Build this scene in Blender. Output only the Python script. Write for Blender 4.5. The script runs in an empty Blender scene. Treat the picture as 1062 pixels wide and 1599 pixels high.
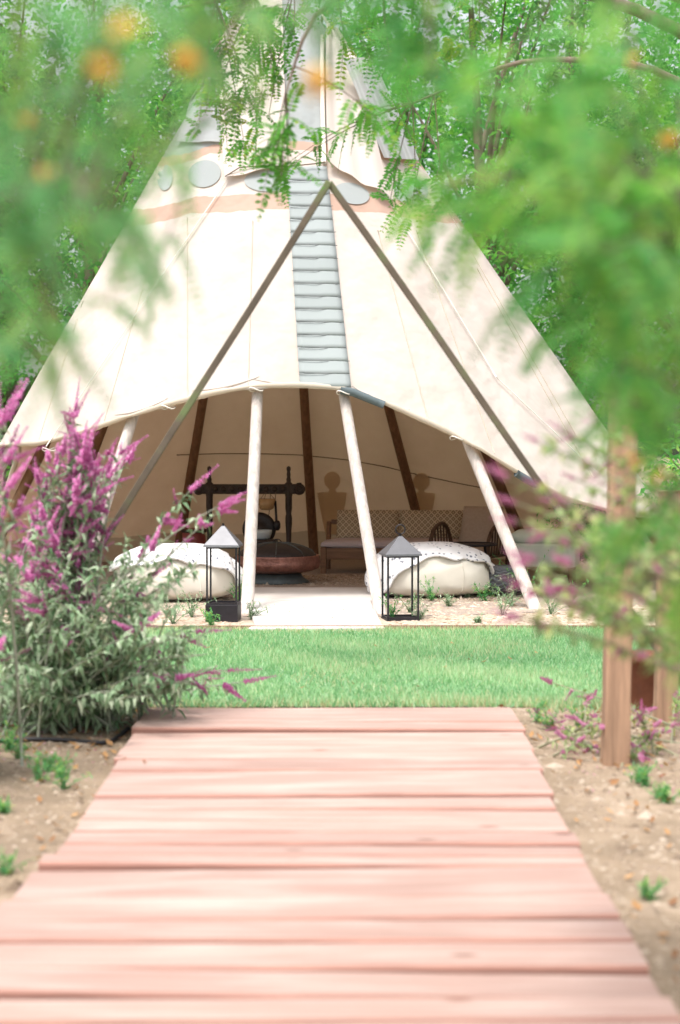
import bpy, math
import numpy as np
from mathutils import Vector, Matrix

R = math.radians
sc = bpy.context.scene
col = sc.collection
rng = np.random.default_rng(7)

# ---------------------------------------------------------------- camera
W, H = 1062.0, 1599.0
F = 2696.0
CAMZ = 1.3
PITCH = math.atan(99.5 / F)
cam = bpy.data.cameras.new('camera')
cam.sensor_fit = 'HORIZONTAL'
cam.sensor_width = 24.0
cam.lens = F / W * 24.0
cam.clip_start = 0.05
cam.clip_end = 1000
cam.dof.use_dof = True
cam.dof.focus_distance = 14.0
cam.dof.aperture_fstop = 2.3
cam_o = bpy.data.objects.new('camera', cam)
col.objects.link(cam_o)
cam_o.location = (0, 0, CAMZ)
cam_o.rotation_euler = (math.pi / 2 - PITCH, 0, 0)
sc.camera = cam_o

# ---------------------------------------------------------------- light
SUN_EL, SUN_AZ = 70.0, 212.0          # azimuth: clockwise from +Y; the sun stands behind the camera
wd = bpy.data.worlds.new('World')
sc.world = wd
wd.use_nodes = True
nt = wd.node_tree
sky = nt.nodes.new('ShaderNodeTexSky')
sky.sky_type = 'NISHITA'
sky.sun_disc = False
sky.sun_elevation = R(SUN_EL)
sky.sun_rotation = R(SUN_AZ)
sky.dust_density = 5.0
sky.air_density = 1.0
hs = nt.nodes.new('ShaderNodeHueSaturation')
hs.inputs['Saturation'].default_value = 0.28
nt.links.new(sky.outputs[0], hs.inputs['Color'])
nt.links.new(hs.outputs[0], nt.nodes['Background'].inputs[0])
nt.nodes['Background'].inputs[1].default_value = 0.15
sl = bpy.data.lights.new('sun', 'SUN')
sl.energy = 1.35
sl.angle = R(12)
sl.color = (1.0, 0.95, 0.88)
so = bpy.data.objects.new('sun', sl)
col.objects.link(so)
sd = Vector((math.sin(R(SUN_AZ)) * math.cos(R(SUN_EL)), math.cos(R(SUN_AZ)) * math.cos(R(SUN_EL)), math.sin(R(SUN_EL))))
so.rotation_euler = sd.to_track_quat('Z', 'Y').to_euler()
so.location = sd * 40
vs = sc.view_settings
vs.view_transform = 'Standard'
vs.look = 'None'
vs.exposure = 1.13
vs.gamma = 1.0
sc.cycles.use_denoising = True
sc.cycles.max_bounces = 8
sc.cycles.transparent_max_bounces = 8

# ---------------------------------------------------------------- pixel helpers
_up = np.array([0, math.sin(PITCH), math.cos(PITCH)])
_fw = np.array([0, math.cos(PITCH), -math.sin(PITCH)])
def ray(px, py):
    return _fw * F + np.array([1.0, 0, 0]) * (px - 531.0) + _up * (799.5 - py)
def at(px, py, Y):
    d = ray(px, py)
    return np.array([0, 0, CAMZ]) + d * (Y / d[1])
def gnd(px, py, z=0.0):
    d = ray(px, py)
    return np.array([0, 0, CAMZ]) + d * ((z - CAMZ) / d[2])
def proj(P):
    P = np.asarray(P, float) - np.array([0, 0, CAMZ])
    w = P @ _fw
    return np.stack([531.0 + F * P[..., 0] / w, 799.5 - F * (P @ _up) / w], -1)

# ---------------------------------------------------------------- mesh builder
class MB:
    def __init__(s):
        s.V = []; s.F = []; s.n = 0; s.A = []
    def add(s, V, faces, a=0.5):
        V = np.asarray(V, float).reshape(-1, 3)
        s.V.append(V)
        for f in faces:
            f = np.asarray(f, int)
            if f.size: s.F.append(f + s.n)
        s.A.append(np.broadcast_to(np.asarray(a, float), (len(V),)))
        s.n += len(V)
        return s
    def grid(s, P, closed_u=False, closed_v=False, a=0.5):
        P = np.asarray(P, float); nu, nv = P.shape[:2]
        i = np.arange(nu if closed_u else nu - 1); j = np.arange(nv if closed_v else nv - 1)
        I, J = np.meshgrid(i, j, indexing='ij')
        I2 = (I + 1) % nu; J2 = (J + 1) % nv
        q = np.stack([I * nv + J, I2 * nv + J, I2 * nv + J2, I * nv + J2], -1).reshape(-1, 4)
        return s.add(P.reshape(-1, 3), [q], a)
    def tube(s, pts, rad, n=8, cap=True, a=0.5):
        pts = np.asarray(pts, float); m = len(pts)
        rad = np.broadcast_to(np.asarray(rad, float), (m,))
        T = np.gradient(pts, axis=0)
        T /= np.linalg.norm(T, axis=1)[:, None] + 1e-12
        u = np.cross(T[0], [0, 0, 1.0])
        if np.linalg.norm(u) < 1e-3: u = np.cross(T[0], [1.0, 0, 0])
        rings = []
        ang = np.linspace(0, 2 * np.pi, n, endpoint=False)
        for k in range(m):
            u = u - T[k] * (u @ T[k]); u /= np.linalg.norm(u) + 1e-12
            v = np.cross(T[k], u)
            rings.append(pts[k] + rad[k] * (np.cos(ang)[:, None] * u + np.sin(ang)[:, None] * v))
        P = np.array(rings)
        base = s.n
        s.grid(P, closed_v=True, a=a)
        if cap:
            s.F.append(np.array([[base + q for q in range(n)][::-1]]))
            s.F.append(np.array([[base + (m - 1) * n + q for q in range(n)]]))
        return s
    def box(s, c, d, rot=None, a=0.5):
        c = np.asarray(c, float); d = np.asarray(d, float) / 2
        V = np.array([[x, y, z] for x in (-1, 1) for y in (-1, 1) for z in (-1, 1)]) * d
        if rot is not None: V = V @ np.asarray(rot).T
        q = np.array([[0, 1, 3, 2], [4, 6, 7, 5], [0, 4, 5, 1], [2, 3, 7, 6], [0, 2, 6, 4], [1, 5, 7, 3]])
        return s.add(V + c, [q], a)
    def lathe(s, prof, c=(0, 0, 0), n=24, axis='Z'):
        prof = np.asarray(prof, float)
        ang = np.linspace(0, 2 * np.pi, n, endpoint=False)
        P = np.stack([prof[:, None, 0] * np.cos(ang), prof[:, None, 0] * np.sin(ang), np.broadcast_to(prof[:, None, 1], (len(prof), n))], -1)
        if axis == 'X': P = P[..., [2, 0, 1]]
        if axis == 'Y': P = P[..., [1, 2, 0]]
        return s.grid(P + np.asarray(c, float), closed_v=True)
    def build(s, name, mat, parent=None, smooth=True, bevel=0.0, thick=0.0, loc=None, subsurf=0):
        me = s.mesh(name, smooth)
        me.materials.append(mat)
        return link(name, me, parent, bevel, thick, loc, subsurf)
    def mesh(s, name, smooth=True):
        V = np.concatenate(s.V)
        me = bpy.data.meshes.new(name)
        me.vertices.add(len(V)); me.vertices.foreach_set('co', V.astype(np.float32).ravel())
        idx = np.concatenate([f.ravel() for f in s.F])
        tot = np.concatenate([np.full(len(f), f.shape[1]) for f in s.F])
        start = np.concatenate([[0], np.cumsum(tot)[:-1]])
        me.loops.add(len(idx)); me.loops.foreach_set('vertex_index', idx.astype(np.int32))
        me.polygons.add(len(tot)); me.polygons.foreach_set('loop_start', start.astype(np.int32))
        me.polygons.foreach_set('use_smooth', np.full(len(tot), smooth))
        at_ = me.attributes.new('v', 'FLOAT', 'POINT')
        at_.data.foreach_set('value', np.concatenate(s.A).astype(np.float32))
        me.update(calc_edges=True)
        me.validate()
        return me

def link(name, me, parent=None, bevel=0.0, thick=0.0, loc=None, subsurf=0):
    o = bpy.data.objects.new(name, me)
    col.objects.link(o)
    if parent is not None: o.parent = parent
    if loc is not None: o.location = loc
    if thick:
        m = o.modifiers.new('solid', 'SOLIDIFY'); m.thickness = thick; m.offset = 0
    if bevel:
        m = o.modifiers.new('bevel', 'BEVEL'); m.width = bevel; m.segments = 2; m.limit_method = 'ANGLE'; m.angle_limit = R(40)
    if subsurf:
        m = o.modifiers.new('sub', 'SUBSURF'); m.levels = subsurf; m.render_levels = subsurf
    return o
def tag(o, label, cat, group=None, kind=None):
    o['label'] = label; o['category'] = cat
    if group: o['group'] = group
    if kind: o['kind'] = kind
    return o
def thing(name, label, cat, loc=(0, 0, 0), rz=0.0, group=None):
    o = bpy.data.objects.new(name, None); col.objects.link(o)
    o.empty_display_size = 0.1
    o.location = loc; o.rotation_euler = (0, 0, rz)
    return tag(o, label, cat, group)
def struct(o):
    o['kind'] = 'structure'; return o
def rz(a):
    c, s_ = math.cos(a), math.sin(a)
    return np.array([[c, -s_, 0], [s_, c, 0], [0, 0, 1.0]])
def bez(p0, p1, p2, n=8):
    t = np.linspace(0, 1, n)[:, None]
    return (1 - t) ** 2 * np.asarray(p0) + 2 * t * (1 - t) * np.asarray(p1) + t * t * np.asarray(p2)

# ---------------------------------------------------------------- materials
def newmat(name):
    m = bpy.data.materials.new(name); m.use_nodes = True
    n = m.node_tree
    return m, n, n.nodes['Principled BSDF'], n.nodes['Material Output']
def nd(n, t, **kw):
    x = n.nodes.new(t)
    for k, v in kw.items():
        if k.startswith('i_'): x.inputs[k[2:].replace('_', ' ')].default_value = v
        else: setattr(x, k, v)
    return x
def c4(c): return (c[0], c[1], c[2], 1.0)
def ramp(n, stops, interp='LINEAR'):
    r = n.nodes.new('ShaderNodeValToRGB'); r.color_ramp.interpolation = interp
    e = r.color_ramp.elements
    while len(e) < len(stops): e.new(0.5)
    for k, (p, c) in enumerate(stops):
        e[k].position = p; e[k].color = c4(c)
    return r
def M(name, c, rough=0.7, var=0.2, scale=6.0, stretch=(1, 1, 1), bump=0.0, bscale=80.0, metallic=0.0, rnd=0.0, c2=None, spec=0.4, detail=5.0):
    m, n, b, out = newmat(name)
    tc = nd(n, 'ShaderNodeTexCoord')
    mp = nd(n, 'ShaderNodeMapping'); mp.inputs['Scale'].default_value = stretch
    n.links.new(tc.outputs['Object'], mp.inputs['Vector'])
    no = nd(n, 'ShaderNodeTexNoise', i_Scale=scale, i_Detail=detail, i_Roughness=0.65)
    n.links.new(mp.outputs[0], no.inputs['Vector'])
    c = np.array(c, float)
    d = np.array(c2, float) if c2 is not None else c * (1 + var)
    r = ramp(n, [(0.3, np.clip(c * (1 - var), 0, 1)), (0.52, c), (0.72, np.clip(d, 0, 1))])
    n.links.new(no.outputs['Fac'], r.inputs[0])
    src = r.outputs[0]
    if rnd:
        oi = nd(n, 'ShaderNodeObjectInfo')
        mr = nd(n, 'ShaderNodeMapRange'); mr.inputs['To Min'].default_value = 1 - rnd; mr.inputs['To Max'].default_value = 1 + rnd
        n.links.new(oi.outputs['Random'], mr.inputs['Value'])
        mx = nd(n, 'ShaderNodeVectorMath', operation='SCALE')
        n.links.new(src, mx.inputs[0]); n.links.new(mr.outputs[0], mx.inputs['Scale'])
        src = mx.outputs[0]
    n.links.new(src, b.inputs['Base Color'])
    b.inputs['Roughness'].default_value = rough
    b.inputs['Metallic'].default_value = metallic
    b.inputs['Specular IOR Level'].default_value = spec
    if bump:
        nb = nd(n, 'ShaderNodeTexNoise', i_Scale=bscale, i_Detail=4.0)
        n.links.new(mp.outputs[0], nb.inputs['Vector'])
        bp = nd(n, 'ShaderNodeBump', i_Strength=bump, i_Distance=0.01)
        n.links.new(nb.outputs['Fac'], bp.inputs['Height'])
        n.links.new(bp.outputs[0], b.inputs['Normal'])
    return m
def leafmat(name, stops, trans=0.4, rough=0.75, tcol=(1.0, 1.1, 0.7)):
    m, n, b, out = newmat(name)
    a = nd(n, 'ShaderNodeAttribute', attribute_name='v')
    r = ramp(n, stops)
    n.links.new(a.outputs['Fac'], r.inputs[0])
    n.links.new(r.outputs[0], b.inputs['Base Color'])
    b.inputs['Roughness'].default_value = rough
    b.inputs['Specular IOR Level'].default_value = 0.12
    t = nd(n, 'ShaderNodeBsdfTranslucent')
    mu = nd(n, 'ShaderNodeVectorMath', operation='MULTIPLY'); mu.inputs[1].default_value = tcol
    n.links.new(r.outputs[0], mu.inputs[0]); n.links.new(mu.outputs[0], t.inputs['Color'])
    mx = nd(n, 'ShaderNodeMixShader', i_Fac=trans)
    n.links.new(b.outputs[0], mx.inputs[1]); n.links.new(t.outputs[0], mx.inputs[2])
    n.links.new(mx.outputs[0], out.inputs['Surface'])
    return m

soil_m = M('soil', (0.25, 0.185, 0.125), 0.95, 0.4, 2.3, bump=0.8, bscale=45, c2=(0.37, 0.285, 0.21), detail=10)
mulch_m = M('mulch', (0.50, 0.40, 0.31), 0.95, 0.3, 9.0, bump=0.9, bscale=60, c2=(0.62, 0.52, 0.42), detail=8)
floor_m = M('floor_gravel', (0.36, 0.29, 0.24), 0.95, 0.35, 60.0, bump=1.0, bscale=90, detail=3)
turf_m = M('turf', (0.20, 0.32, 0.17), 0.9, 0.3, 6.0)
slab_m = M('concrete', (0.56, 0.52, 0.485), 0.9, 0.13, 3.0, bump=0.3, bscale=70)
plank_m = M('plank_wood', (0.405, 0.275, 0.235), 0.8, 0.14, 2.2, stretch=(0.6, 9, 9), bump=0.5, bscale=16, rnd=0.10, c2=(0.47, 0.355, 0.315), detail=9, spec=0.2)
def weather(m):     # bleached patches, dark knots and fine grain streaks on the boards
    n = m.node_tree; b = n.nodes['Principled BSDF']
    src = b.inputs['Base Color'].links[0].from_socket
    tc = nd(n, 'ShaderNodeTexCoord')
    mp = nd(n, 'ShaderNodeMapping'); mp.inputs['Scale'].default_value = (0.7, 2.6, 1)
    n.links.new(tc.outputs['Object'], mp.inputs['Vector'])
    no = nd(n, 'ShaderNodeTexNoise', i_Scale=2.6, i_Detail=6.0)
    n.links.new(mp.outputs[0], no.inputs['Vector'])
    r = ramp(n, [(0.46, (0, 0, 0)), (0.78, (0.34, 0.34, 0.34))])
    n.links.new(no.outputs['Fac'], r.inputs[0])
    mx = nd(n, 'ShaderNodeMix', data_type='RGBA'); mx.inputs['B'].default_value = (0.66, 0.57, 0.52, 1)
    n.links.new(r.outputs[0], mx.inputs['Factor']); n.links.new(src, mx.inputs['A'])
    mp2 = nd(n, 'ShaderNodeMapping'); mp2.inputs['Scale'].default_value = (0.8, 2.0, 1)
    n.links.new(tc.outputs['Object'], mp2.inputs['Vector'])
    vo = nd(n, 'ShaderNodeTexVoronoi', i_Scale=2.2)
    n.links.new(mp2.outputs[0], vo.inputs['Vector'])
    r2 = ramp(n, [(0.03, (0.45, 0.36, 0.33)), (0.075, (1, 1, 1))])
    n.links.new(vo.outputs['Distance'], r2.inputs[0])
    mp3 = nd(n, 'ShaderNodeMapping'); mp3.inputs['Scale'].default_value = (1.2, 60, 1)
    n.links.new(tc.outputs['Object'], mp3.inputs['Vector'])
    n3 = nd(n, 'ShaderNodeTexNoise', i_Scale=2.0, i_Detail=4.0)
    n.links.new(mp3.outputs[0], n3.inputs['Vector'])
    r3 = ramp(n, [(0.35, (0.86, 0.81, 0.79)), (0.55, (1, 1, 1))])
    n.links.new(n3.outputs['Fac'], r3.inputs[0])
    m1 = nd(n, 'ShaderNodeVectorMath', operation='MULTIPLY'); m2 = nd(n, 'ShaderNodeVectorMath', operation='MULTIPLY')
    n.links.new(mx.outputs['Result'], m1.inputs[0]); n.links.new(r2.outputs[0], m1.inputs[1])
    n.links.new(m1.outputs[0], m2.inputs[0]); n.links.new(r3.outputs[0], m2.inputs[1])
    n.links.new(m2.outputs[0], b.inputs['Base Color'])
weather(plank_m)
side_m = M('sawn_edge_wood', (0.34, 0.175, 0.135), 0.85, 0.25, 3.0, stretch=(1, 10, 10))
joist_m = M('joist_wood', (0.22, 0.12, 0.09), 0.9, 0.3, 4.0)
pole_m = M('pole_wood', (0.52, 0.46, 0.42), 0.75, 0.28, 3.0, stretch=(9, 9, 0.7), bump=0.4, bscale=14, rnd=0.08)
shadepole_m = M('shaded_pole_wood', (0.20, 0.105, 0.055), 0.65, 0.28, 3.0, stretch=(9, 9, 0.7), bump=0.3, bscale=14)  # same pole wood, its colour darkened to carry the shade inside the tepee
post_m = M('post_wood', (0.36, 0.225, 0.145), 0.85, 0.4, 2.0, stretch=(10, 10, 0.8), bump=0.4, bscale=12)
rail_m = M('rail_wood', (0.13, 0.105, 0.075), 0.8, 0.4, 3.0, bump=0.3, bscale=20, c2=(0.14, 0.19, 0.075))
dark_m = M('dark_carved_wood', (0.035, 0.022, 0.017), 0.5, 0.4, 20, bump=0.7, bscale=60)
teak_m = M('teak', (0.18, 0.095, 0.05), 0.55, 0.3, 3.0, stretch=(1, 12, 12))
black_m = M('black_iron', (0.016, 0.013, 0.018), 0.45, 0.3, 20)
roofmetal_m = M('lantern_roof_metal', (0.115, 0.115, 0.125), 0.45, 0.12, 12, metallic=0.4, bump=0.08)
copper_m = M('hammered_copper', (0.38, 0.19, 0.155), 0.42, 0.35, 18, metallic=0.75, bump=0.5, bscale=50)
grate_m = M('spark_guard', (0.03, 0.024, 0.024), 0.5, 0.3, 30)
pitbase_m = M('fire_pit_base', (0.085, 0.10, 0.10), 0.6, 0.3, 12)
cushion_m = M('seat_cloth', (0.46, 0.40, 0.42), 0.95, 0.08, 30, bump=0.2, bscale=300)
bag_m = M('bean_bag_cloth', (0.66, 0.62, 0.54), 0.9, 0.06, 3, bump=0.12, bscale=120)
bowl_m = M('frosted_bowl', (0.48, 0.55, 0.58), 0.3, 0.06, 8)
amber_m = M('amber_bowl', (0.40, 0.26, 0.13), 0.25, 0.2, 8)
rattan_m = M('rattan', (0.085, 0.048, 0.03), 0.6, 0.4, 40, bump=0.4, bscale=150)
linen_m = M('linen', (0.36, 0.29, 0.235), 0.95, 0.1, 40, bump=0.2, bscale=300)
bench_m = M('sage_bench_cloth', (0.50, 0.55, 0.48), 0.9, 0.06, 8)
pouf_m = M('grey_wool', (0.15, 0.155, 0.165), 0.95, 0.3, 60, bump=0.6, bscale=200)
hose_m = M('hose_rubber', (0.018, 0.017, 0.022), 0.5, 0.2, 10)
pot_m = M('terracotta', (0.22, 0.085, 0.05), 0.85, 0.3, 6)
pin_m = M('lacing_pin_wood', (0.20, 0.21, 0.21), 0.8, 0.2, 20)
rope_m = M('rope', (0.72, 0.68, 0.62), 0.9, 0.1, 60)
cord_m = M('dark_cord', (0.16, 0.12, 0.09), 0.9, 0.1, 60)
steel_m = M('edging_steel', (0.30, 0.17, 0.12), 0.8, 0.3, 8)
red_m = M('red_lacquer', (0.24, 0.05, 0.045), 0.5, 0.2, 8)
bark_m = M('bark', (0.17, 0.13, 0.10), 0.9, 0.35, 5, stretch=(4, 4, 0.8), bump=0.8, bscale=20)
stem_m = M('stem', (0.26, 0.25, 0.16), 0.8, 0.3, 8)
greystem_m = M('grey_stem', (0.36, 0.38, 0.30), 0.8, 0.2, 8)
bgleaf_m = leafmat('wood_leaves', [(0, (0.055, 0.20, 0.06)), (0.5, (0.14, 0.385, 0.11)), (1, (0.32, 0.56, 0.15))], 0.5, 0.75, (0.9, 1.15, 0.6))
fgleaf_m = leafmat('feathery_leaves', [(0, (0.085, 0.27, 0.12)), (0.6, (0.20, 0.45, 0.19)), (1, (0.46, 0.56, 0.16))], 0.5, 0.75, (0.9, 1.15, 0.6))
fgleaf2_m = leafmat('shrub_leaves', [(0, (0.06, 0.23, 0.085)), (0.6, (0.15, 0.42, 0.12)), (1, (0.38, 0.56, 0.14))], 0.5, 0.75, (0.9, 1.15, 0.6))
salv_m = leafmat('salvia_leaves', [(0, (0.16, 0.26, 0.12)), (0.5, (0.34, 0.44, 0.22)), (1, (0.58, 0.58, 0.26))], 0.45)
frond_m = leafmat('frond_leaflets', [(0, (0.07, 0.23, 0.05)), (0.6, (0.14, 0.38, 0.07)), (1, (0.42, 0.46, 0.07))], 0.5)
sage_m = leafmat('sage_leaves', [(0, (0.10, 0.20, 0.095)), (0.5, (0.28, 0.395, 0.24)), (1, (0.58, 0.65, 0.49))], 0.25, 0.8, (1, 1.05, 0.85))
flower_m = leafmat('purple_florets', [(0, (0.42, 0.09, 0.28)), (0.5, (0.66, 0.21, 0.47)), (1, (0.78, 0.50, 0.70))], 0.3, 0.7, (1.1, 0.8, 1.0))
pinkfl_m = leafmat('pink_florets', [(0, (0.42, 0.12, 0.25)), (0.5, (0.62, 0.26, 0.43)), (1, (0.74, 0.48, 0.60))], 0.3, 0.7, (1.1, 0.8, 1.0))
grass_m = leafmat('grass', [(0, (0.15, 0.34, 0.16)), (0.5, (0.32, 0.545, 0.29)), (0.85, (0.53, 0.69, 0.45)), (1, (0.62, 0.57, 0.38))], 0.35)
dry_m = leafmat('dry_leaves', [(0, (0.22, 0.10, 0.05)), (1, (0.50, 0.30, 0.14))], 0.2)
orange_m = leafmat('orange_petals', [(0, (0.78, 0.42, 0.10)), (1, (0.82, 0.66, 0.16))], 0.4, 0.6, (1.1, 0.8, 0.5))
chip_m = leafmat('bark_chips', [(0, (0.26, 0.17, 0.11)), (0.5, (0.50, 0.38, 0.29)), (1, (0.68, 0.58, 0.48))], 0.0)
peb_m = leafmat('pebbles', [(0, (0.17, 0.125, 0.09)), (0.5, (0.29, 0.225, 0.165)), (1, (0.42, 0.35, 0.28))], 0.0)

def canvas_mat(tb):
    m, n, b, out = newmat('painted_canvas')
    a = nd(n, 'ShaderNodeAttribute', attribute_name='v')
    tc = nd(n, 'ShaderNodeTexCoord')
    no = nd(n, 'ShaderNodeTexNoise', i_Scale=7.0, i_Detail=4.0)
    n.links.new(tc.outputs['Object'], no.inputs['Vector'])
    mr = nd(n, 'ShaderNodeMapRange'); mr.inputs['To Min'].default_value = -0.004; mr.inputs['To Max'].default_value = 0.004
    n.links.new(no.outputs['Fac'], mr.inputs['Value'])
    ad = nd(n, 'ShaderNodeMath', operation='ADD')
    n.links.new(a.outputs['Fac'], ad.inputs[0]); n.links.new(mr.outputs[0], ad.inputs[1])
    cream = (0.625, 0.565, 0.52); terra = (0.53, 0.375, 0.305); grey = (0.38, 0.41, 0.415)
    r = ramp(n, [(0, grey), (tb[0], terra), (tb[1], cream), (tb[2], terra), (tb[3], cream), (0.942, (0.40, 0.37, 0.34))], 'CONSTANT')
    n.links.new(ad.outputs[0], r.inputs[0])
    # weathering: broad stains and the weave
    n2 = nd(n, 'ShaderNodeTexNoise', i_Scale=1.3, i_Detail=7.0, i_Roughness=0.6)
    n.links.new(tc.outputs['Object'], n2.inputs['Vector'])
    r2 = ramp(n, [(0.28, (0.87, 0.84, 0.81)), (0.48, (0.95, 0.94, 0.925)), (0.66, (1.0, 1.0, 1.0))])
    n.links.new(n2.outputs['Fac'], r2.inputs[0])
    mu = nd(n, 'ShaderNodeVectorMath', operation='MULTIPLY')
    n.links.new(r.outputs[0], mu.inputs[0]); n.links.new(r2.outputs[0], mu.inputs[1])
    n.links.new(mu.outputs[0], b.inputs['Base Color'])
    b.inputs['Roughness'].default_value = 0.9
    b.inputs['Specular IOR Level'].default_value = 0.15
    n3 = nd(n, 'ShaderNodeTexNoise', i_Scale=2.5, i_Detail=3.0)
    n.links.new(tc.outputs['Object'], n3.inputs['Vector'])
    bp = nd(n, 'ShaderNodeBump', i_Strength=0.7, i_Distance=0.08)
    n.links.new(n3.outputs['Fac'], bp.inputs['Height']); n.links.new(bp.outputs[0], b.inputs['Normal'])
    t = nd(n, 'ShaderNodeBsdfTranslucent')
    mt = nd(n, 'ShaderNodeVectorMath', operation='MULTIPLY'); mt.inputs[1].default_value = (1.0, 0.68, 0.45)
    n.links.new(mu.outputs[0], mt.inputs[0]); n.links.new(mt.outputs[0], t.inputs['Color'])
    mx = nd(n, 'ShaderNodeMixShader', i_Fac=0.20)
    n.links.new(b.outputs[0], mx.inputs[1]); n.links.new(t.outputs[0], mx.inputs[2])
    n.links.new(mx.outputs[0], out.inputs['Surface'])
    return m
def cloth_thin(name, c, trans=0.2):
    m = leafmat(name, [(0, np.array(c) * 0.93), (1, np.array(c) * 1.05)], trans, 0.9, (1, 0.85, 0.65))
    return m
flap_m = cloth_thin('flap_canvas', (0.64, 0.575, 0.53), 0.25)
flapgrey_m = cloth_thin('grey_flap_canvas', (0.48, 0.51, 0.52), 0.4)
hem_m = cloth_thin('hem_canvas', (0.66, 0.59, 0.50), 0.3)
strip_m = cloth_thin('strip_canvas', (0.35, 0.385, 0.385), 0.15)
paint_m = cloth_thin('grey_paint', (0.375, 0.405, 0.405), 0.2)
figure_m = cloth_thin('figure_paint', (0.70, 0.66, 0.62), 0.85)
patch_m = cloth_thin('blue_grey_canvas', (0.13, 0.16, 0.17), 0.1)

def diamond_mat():
    m, n, b, out = newmat('diamond_weave')
    tc = nd(n, 'ShaderNodeTexCoord')
    sx = nd(n, 'ShaderNodeSeparateXYZ'); n.links.new(tc.outputs['Object'], sx.inputs[0])
    def saw(sign):
        a = nd(n, 'ShaderNodeMath', operation='MULTIPLY'); a.inputs[1].default_value = 15 * sign
        n.links.new(sx.outputs['Z'], a.inputs[0])
        c = nd(n, 'ShaderNodeMath', operation='MULTIPLY_ADD'); c.inputs[1].default_value = 15
        n.links.new(sx.outputs['X'], c.inputs[0]); n.links.new(a.outputs[0], c.inputs[2])
        f = nd(n, 'ShaderNodeMath', operation='PINGPONG'); f.inputs[1].default_value = 0.5
        n.links.new(c.outputs[0], f.inputs[0]); return f
    mi = nd(n, 'ShaderNodeMath', operation='MINIMUM')
    n.links.new(saw(1).outputs[0], mi.inputs[0]); n.links.new(saw(-1).outputs[0], mi.inputs[1])
    r = ramp(n, [(0.10, (0.50, 0.42, 0.30)), (0.16, (0.20, 0.155, 0.11)), (0.30, (0.20, 0.155, 0.11)), (0.36, (0.42, 0.34, 0.24))])
    n.links.new(mi.outputs[0], r.inputs[0]); n.links.new(r.outputs[0], b.inputs['Base Color'])
    b.inputs['Roughness'].default_value = 0.95
    return m
diamond_m = diamond_mat()
def throw_mat():
    m, n, b, out = newmat('spotted_throw')
    tc = nd(n, 'ShaderNodeTexCoord')
    vo = nd(n, 'ShaderNodeTexVoronoi', i_Scale=21.0)
    n.links.new(tc.outputs['Object'], vo.inputs['Vector'])
    no = nd(n, 'ShaderNodeTexNoise', i_Scale=60.0)
    n.links.new(tc.outputs['Object'], no.inputs['Vector'])
    ad = nd(n, 'ShaderNodeMath', operation='MULTIPLY_ADD'); ad.inputs[1].default_value = 0.35
    n.links.new(no.outputs['Fac'], ad.inputs[0]); n.links.new(vo.outputs['Distance'], ad.inputs[2])
    r = ramp(n, [(0.37, (0.16, 0.17, 0.21)), (0.47, (0.72, 0.71, 0.71))])
    n.links.new(ad.outputs[0], r.inputs[0]); n.links.new(r.outputs[0], b.inputs['Base Color'])
    b.inputs['Roughness'].default_value = 0.95
    return m
throw_m = throw_mat()

# ================================================================= THE SETTING
def sheet(name, x0, x1, y0, y1, z, mat, nx=2, ny=2):
    X, Y = np.meshgrid(np.linspace(x0, x1, nx), np.linspace(y0, y1, ny), indexing='ij')
    return MB().grid(np.stack([X, Y, np.full_like(X, z)], -1)).build(name, mat, smooth=True)
g = MB()
rr = np.array([0, 4, 8, 14, 22, 40, 90, 250]); aa = np.linspace(0, 2 * np.pi, 48, endpoint=False)
g.grid(np.stack([rr[:, None] * np.cos(aa), 10 + rr[:, None] * np.sin(aa), np.zeros((len(rr), 48))], -1), closed_v=True)
struct(g.build('ground', soil_m))
EDGE_Y = gnd(531, 983)[1]
# ---- tepee geometry (needed by the setting too)
AP = at(433, -30, 17.0)
CX, CY, EA, EB = -0.20, 17.0, 3.80, 3.62
def th_of(px, py):
    p = gnd(px, py); return math.atan2((p[1] - CY) / EB, (p[0] - CX) / EA)
front_poles = [th_of(-95, 918), th_of(148, 946), th_of(379, 962), th_of(606, 966), th_of(841, 952)]
back_poles = [R(91.5), R(117.5), R(70.5), R(49.5), R(144), R(163), R(26), R(1), R(-24)]
allth = np.sort(np.mod(np.array(front_poles + back_poles), 2 * np.pi))
def base_pt(th, k=1.0):
    th = np.asarray(th, float)
    return np.stack([CX + EA * k * np.cos(th), CY + EB * k * np.sin(th), np.zeros_like(th)], -1)
def cover(th, t, off=0.0):
    th = np.asarray(th, float); t = np.asarray(t, float)
    m = np.mod(th, 2 * np.pi)
    ext = np.concatenate([[allth[-1] - 2 * np.pi], allth, [allth[0] + 2 * np.pi]])
    i = np.clip(np.searchsorted(ext, m) - 1, 0, len(ext) - 2)
    gap = ext[i + 1] - ext[i]; s = (m - ext[i]) / gap
    sag = EA * (1 - np.cos(gap / 2)) * 4 * s * (1 - s) * 0.75
    B = base_pt(th, 1.022)
    nrm = np.stack([np.cos(th) / EA, np.sin(th) / EB, np.full_like(th, 0.17)], -1)
    nrm /= np.linalg.norm(nrm, axis=-1)[..., None]
    fold = np.exp(-((np.mod(th + np.pi, 2 * np.pi) - np.pi + 0.55) / 0.45) ** 2)
    wr = 0.010 * fold * np.sin(th * 52 + 4 * np.sin(t * 5)) * np.sin(np.clip(t * 1.5, 0, 1) * np.pi) + 0.006 * np.sin(th * 37 + 3 * np.sin(t * 9)) * t + 0.008 * np.sin(th * 11 + t * 23)
    P = AP + (B - AP) * t[..., None]
    ringr = 0.12 * (1 - t)
    return P + nrm * (off + ringr - sag * t + wr * t)[..., None]
inside = base_pt(np.linspace(0, 2 * np.pi, 96, endpoint=False), 1.05)
fl = MB()
P = np.stack([inside * k + np.array([CX, CY, 0]) * (1 - k) for k in (0.001, 0.5, 1.0)], 0); P[..., 2] = 0.008
fl.grid(P, closed_v=True)
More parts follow.
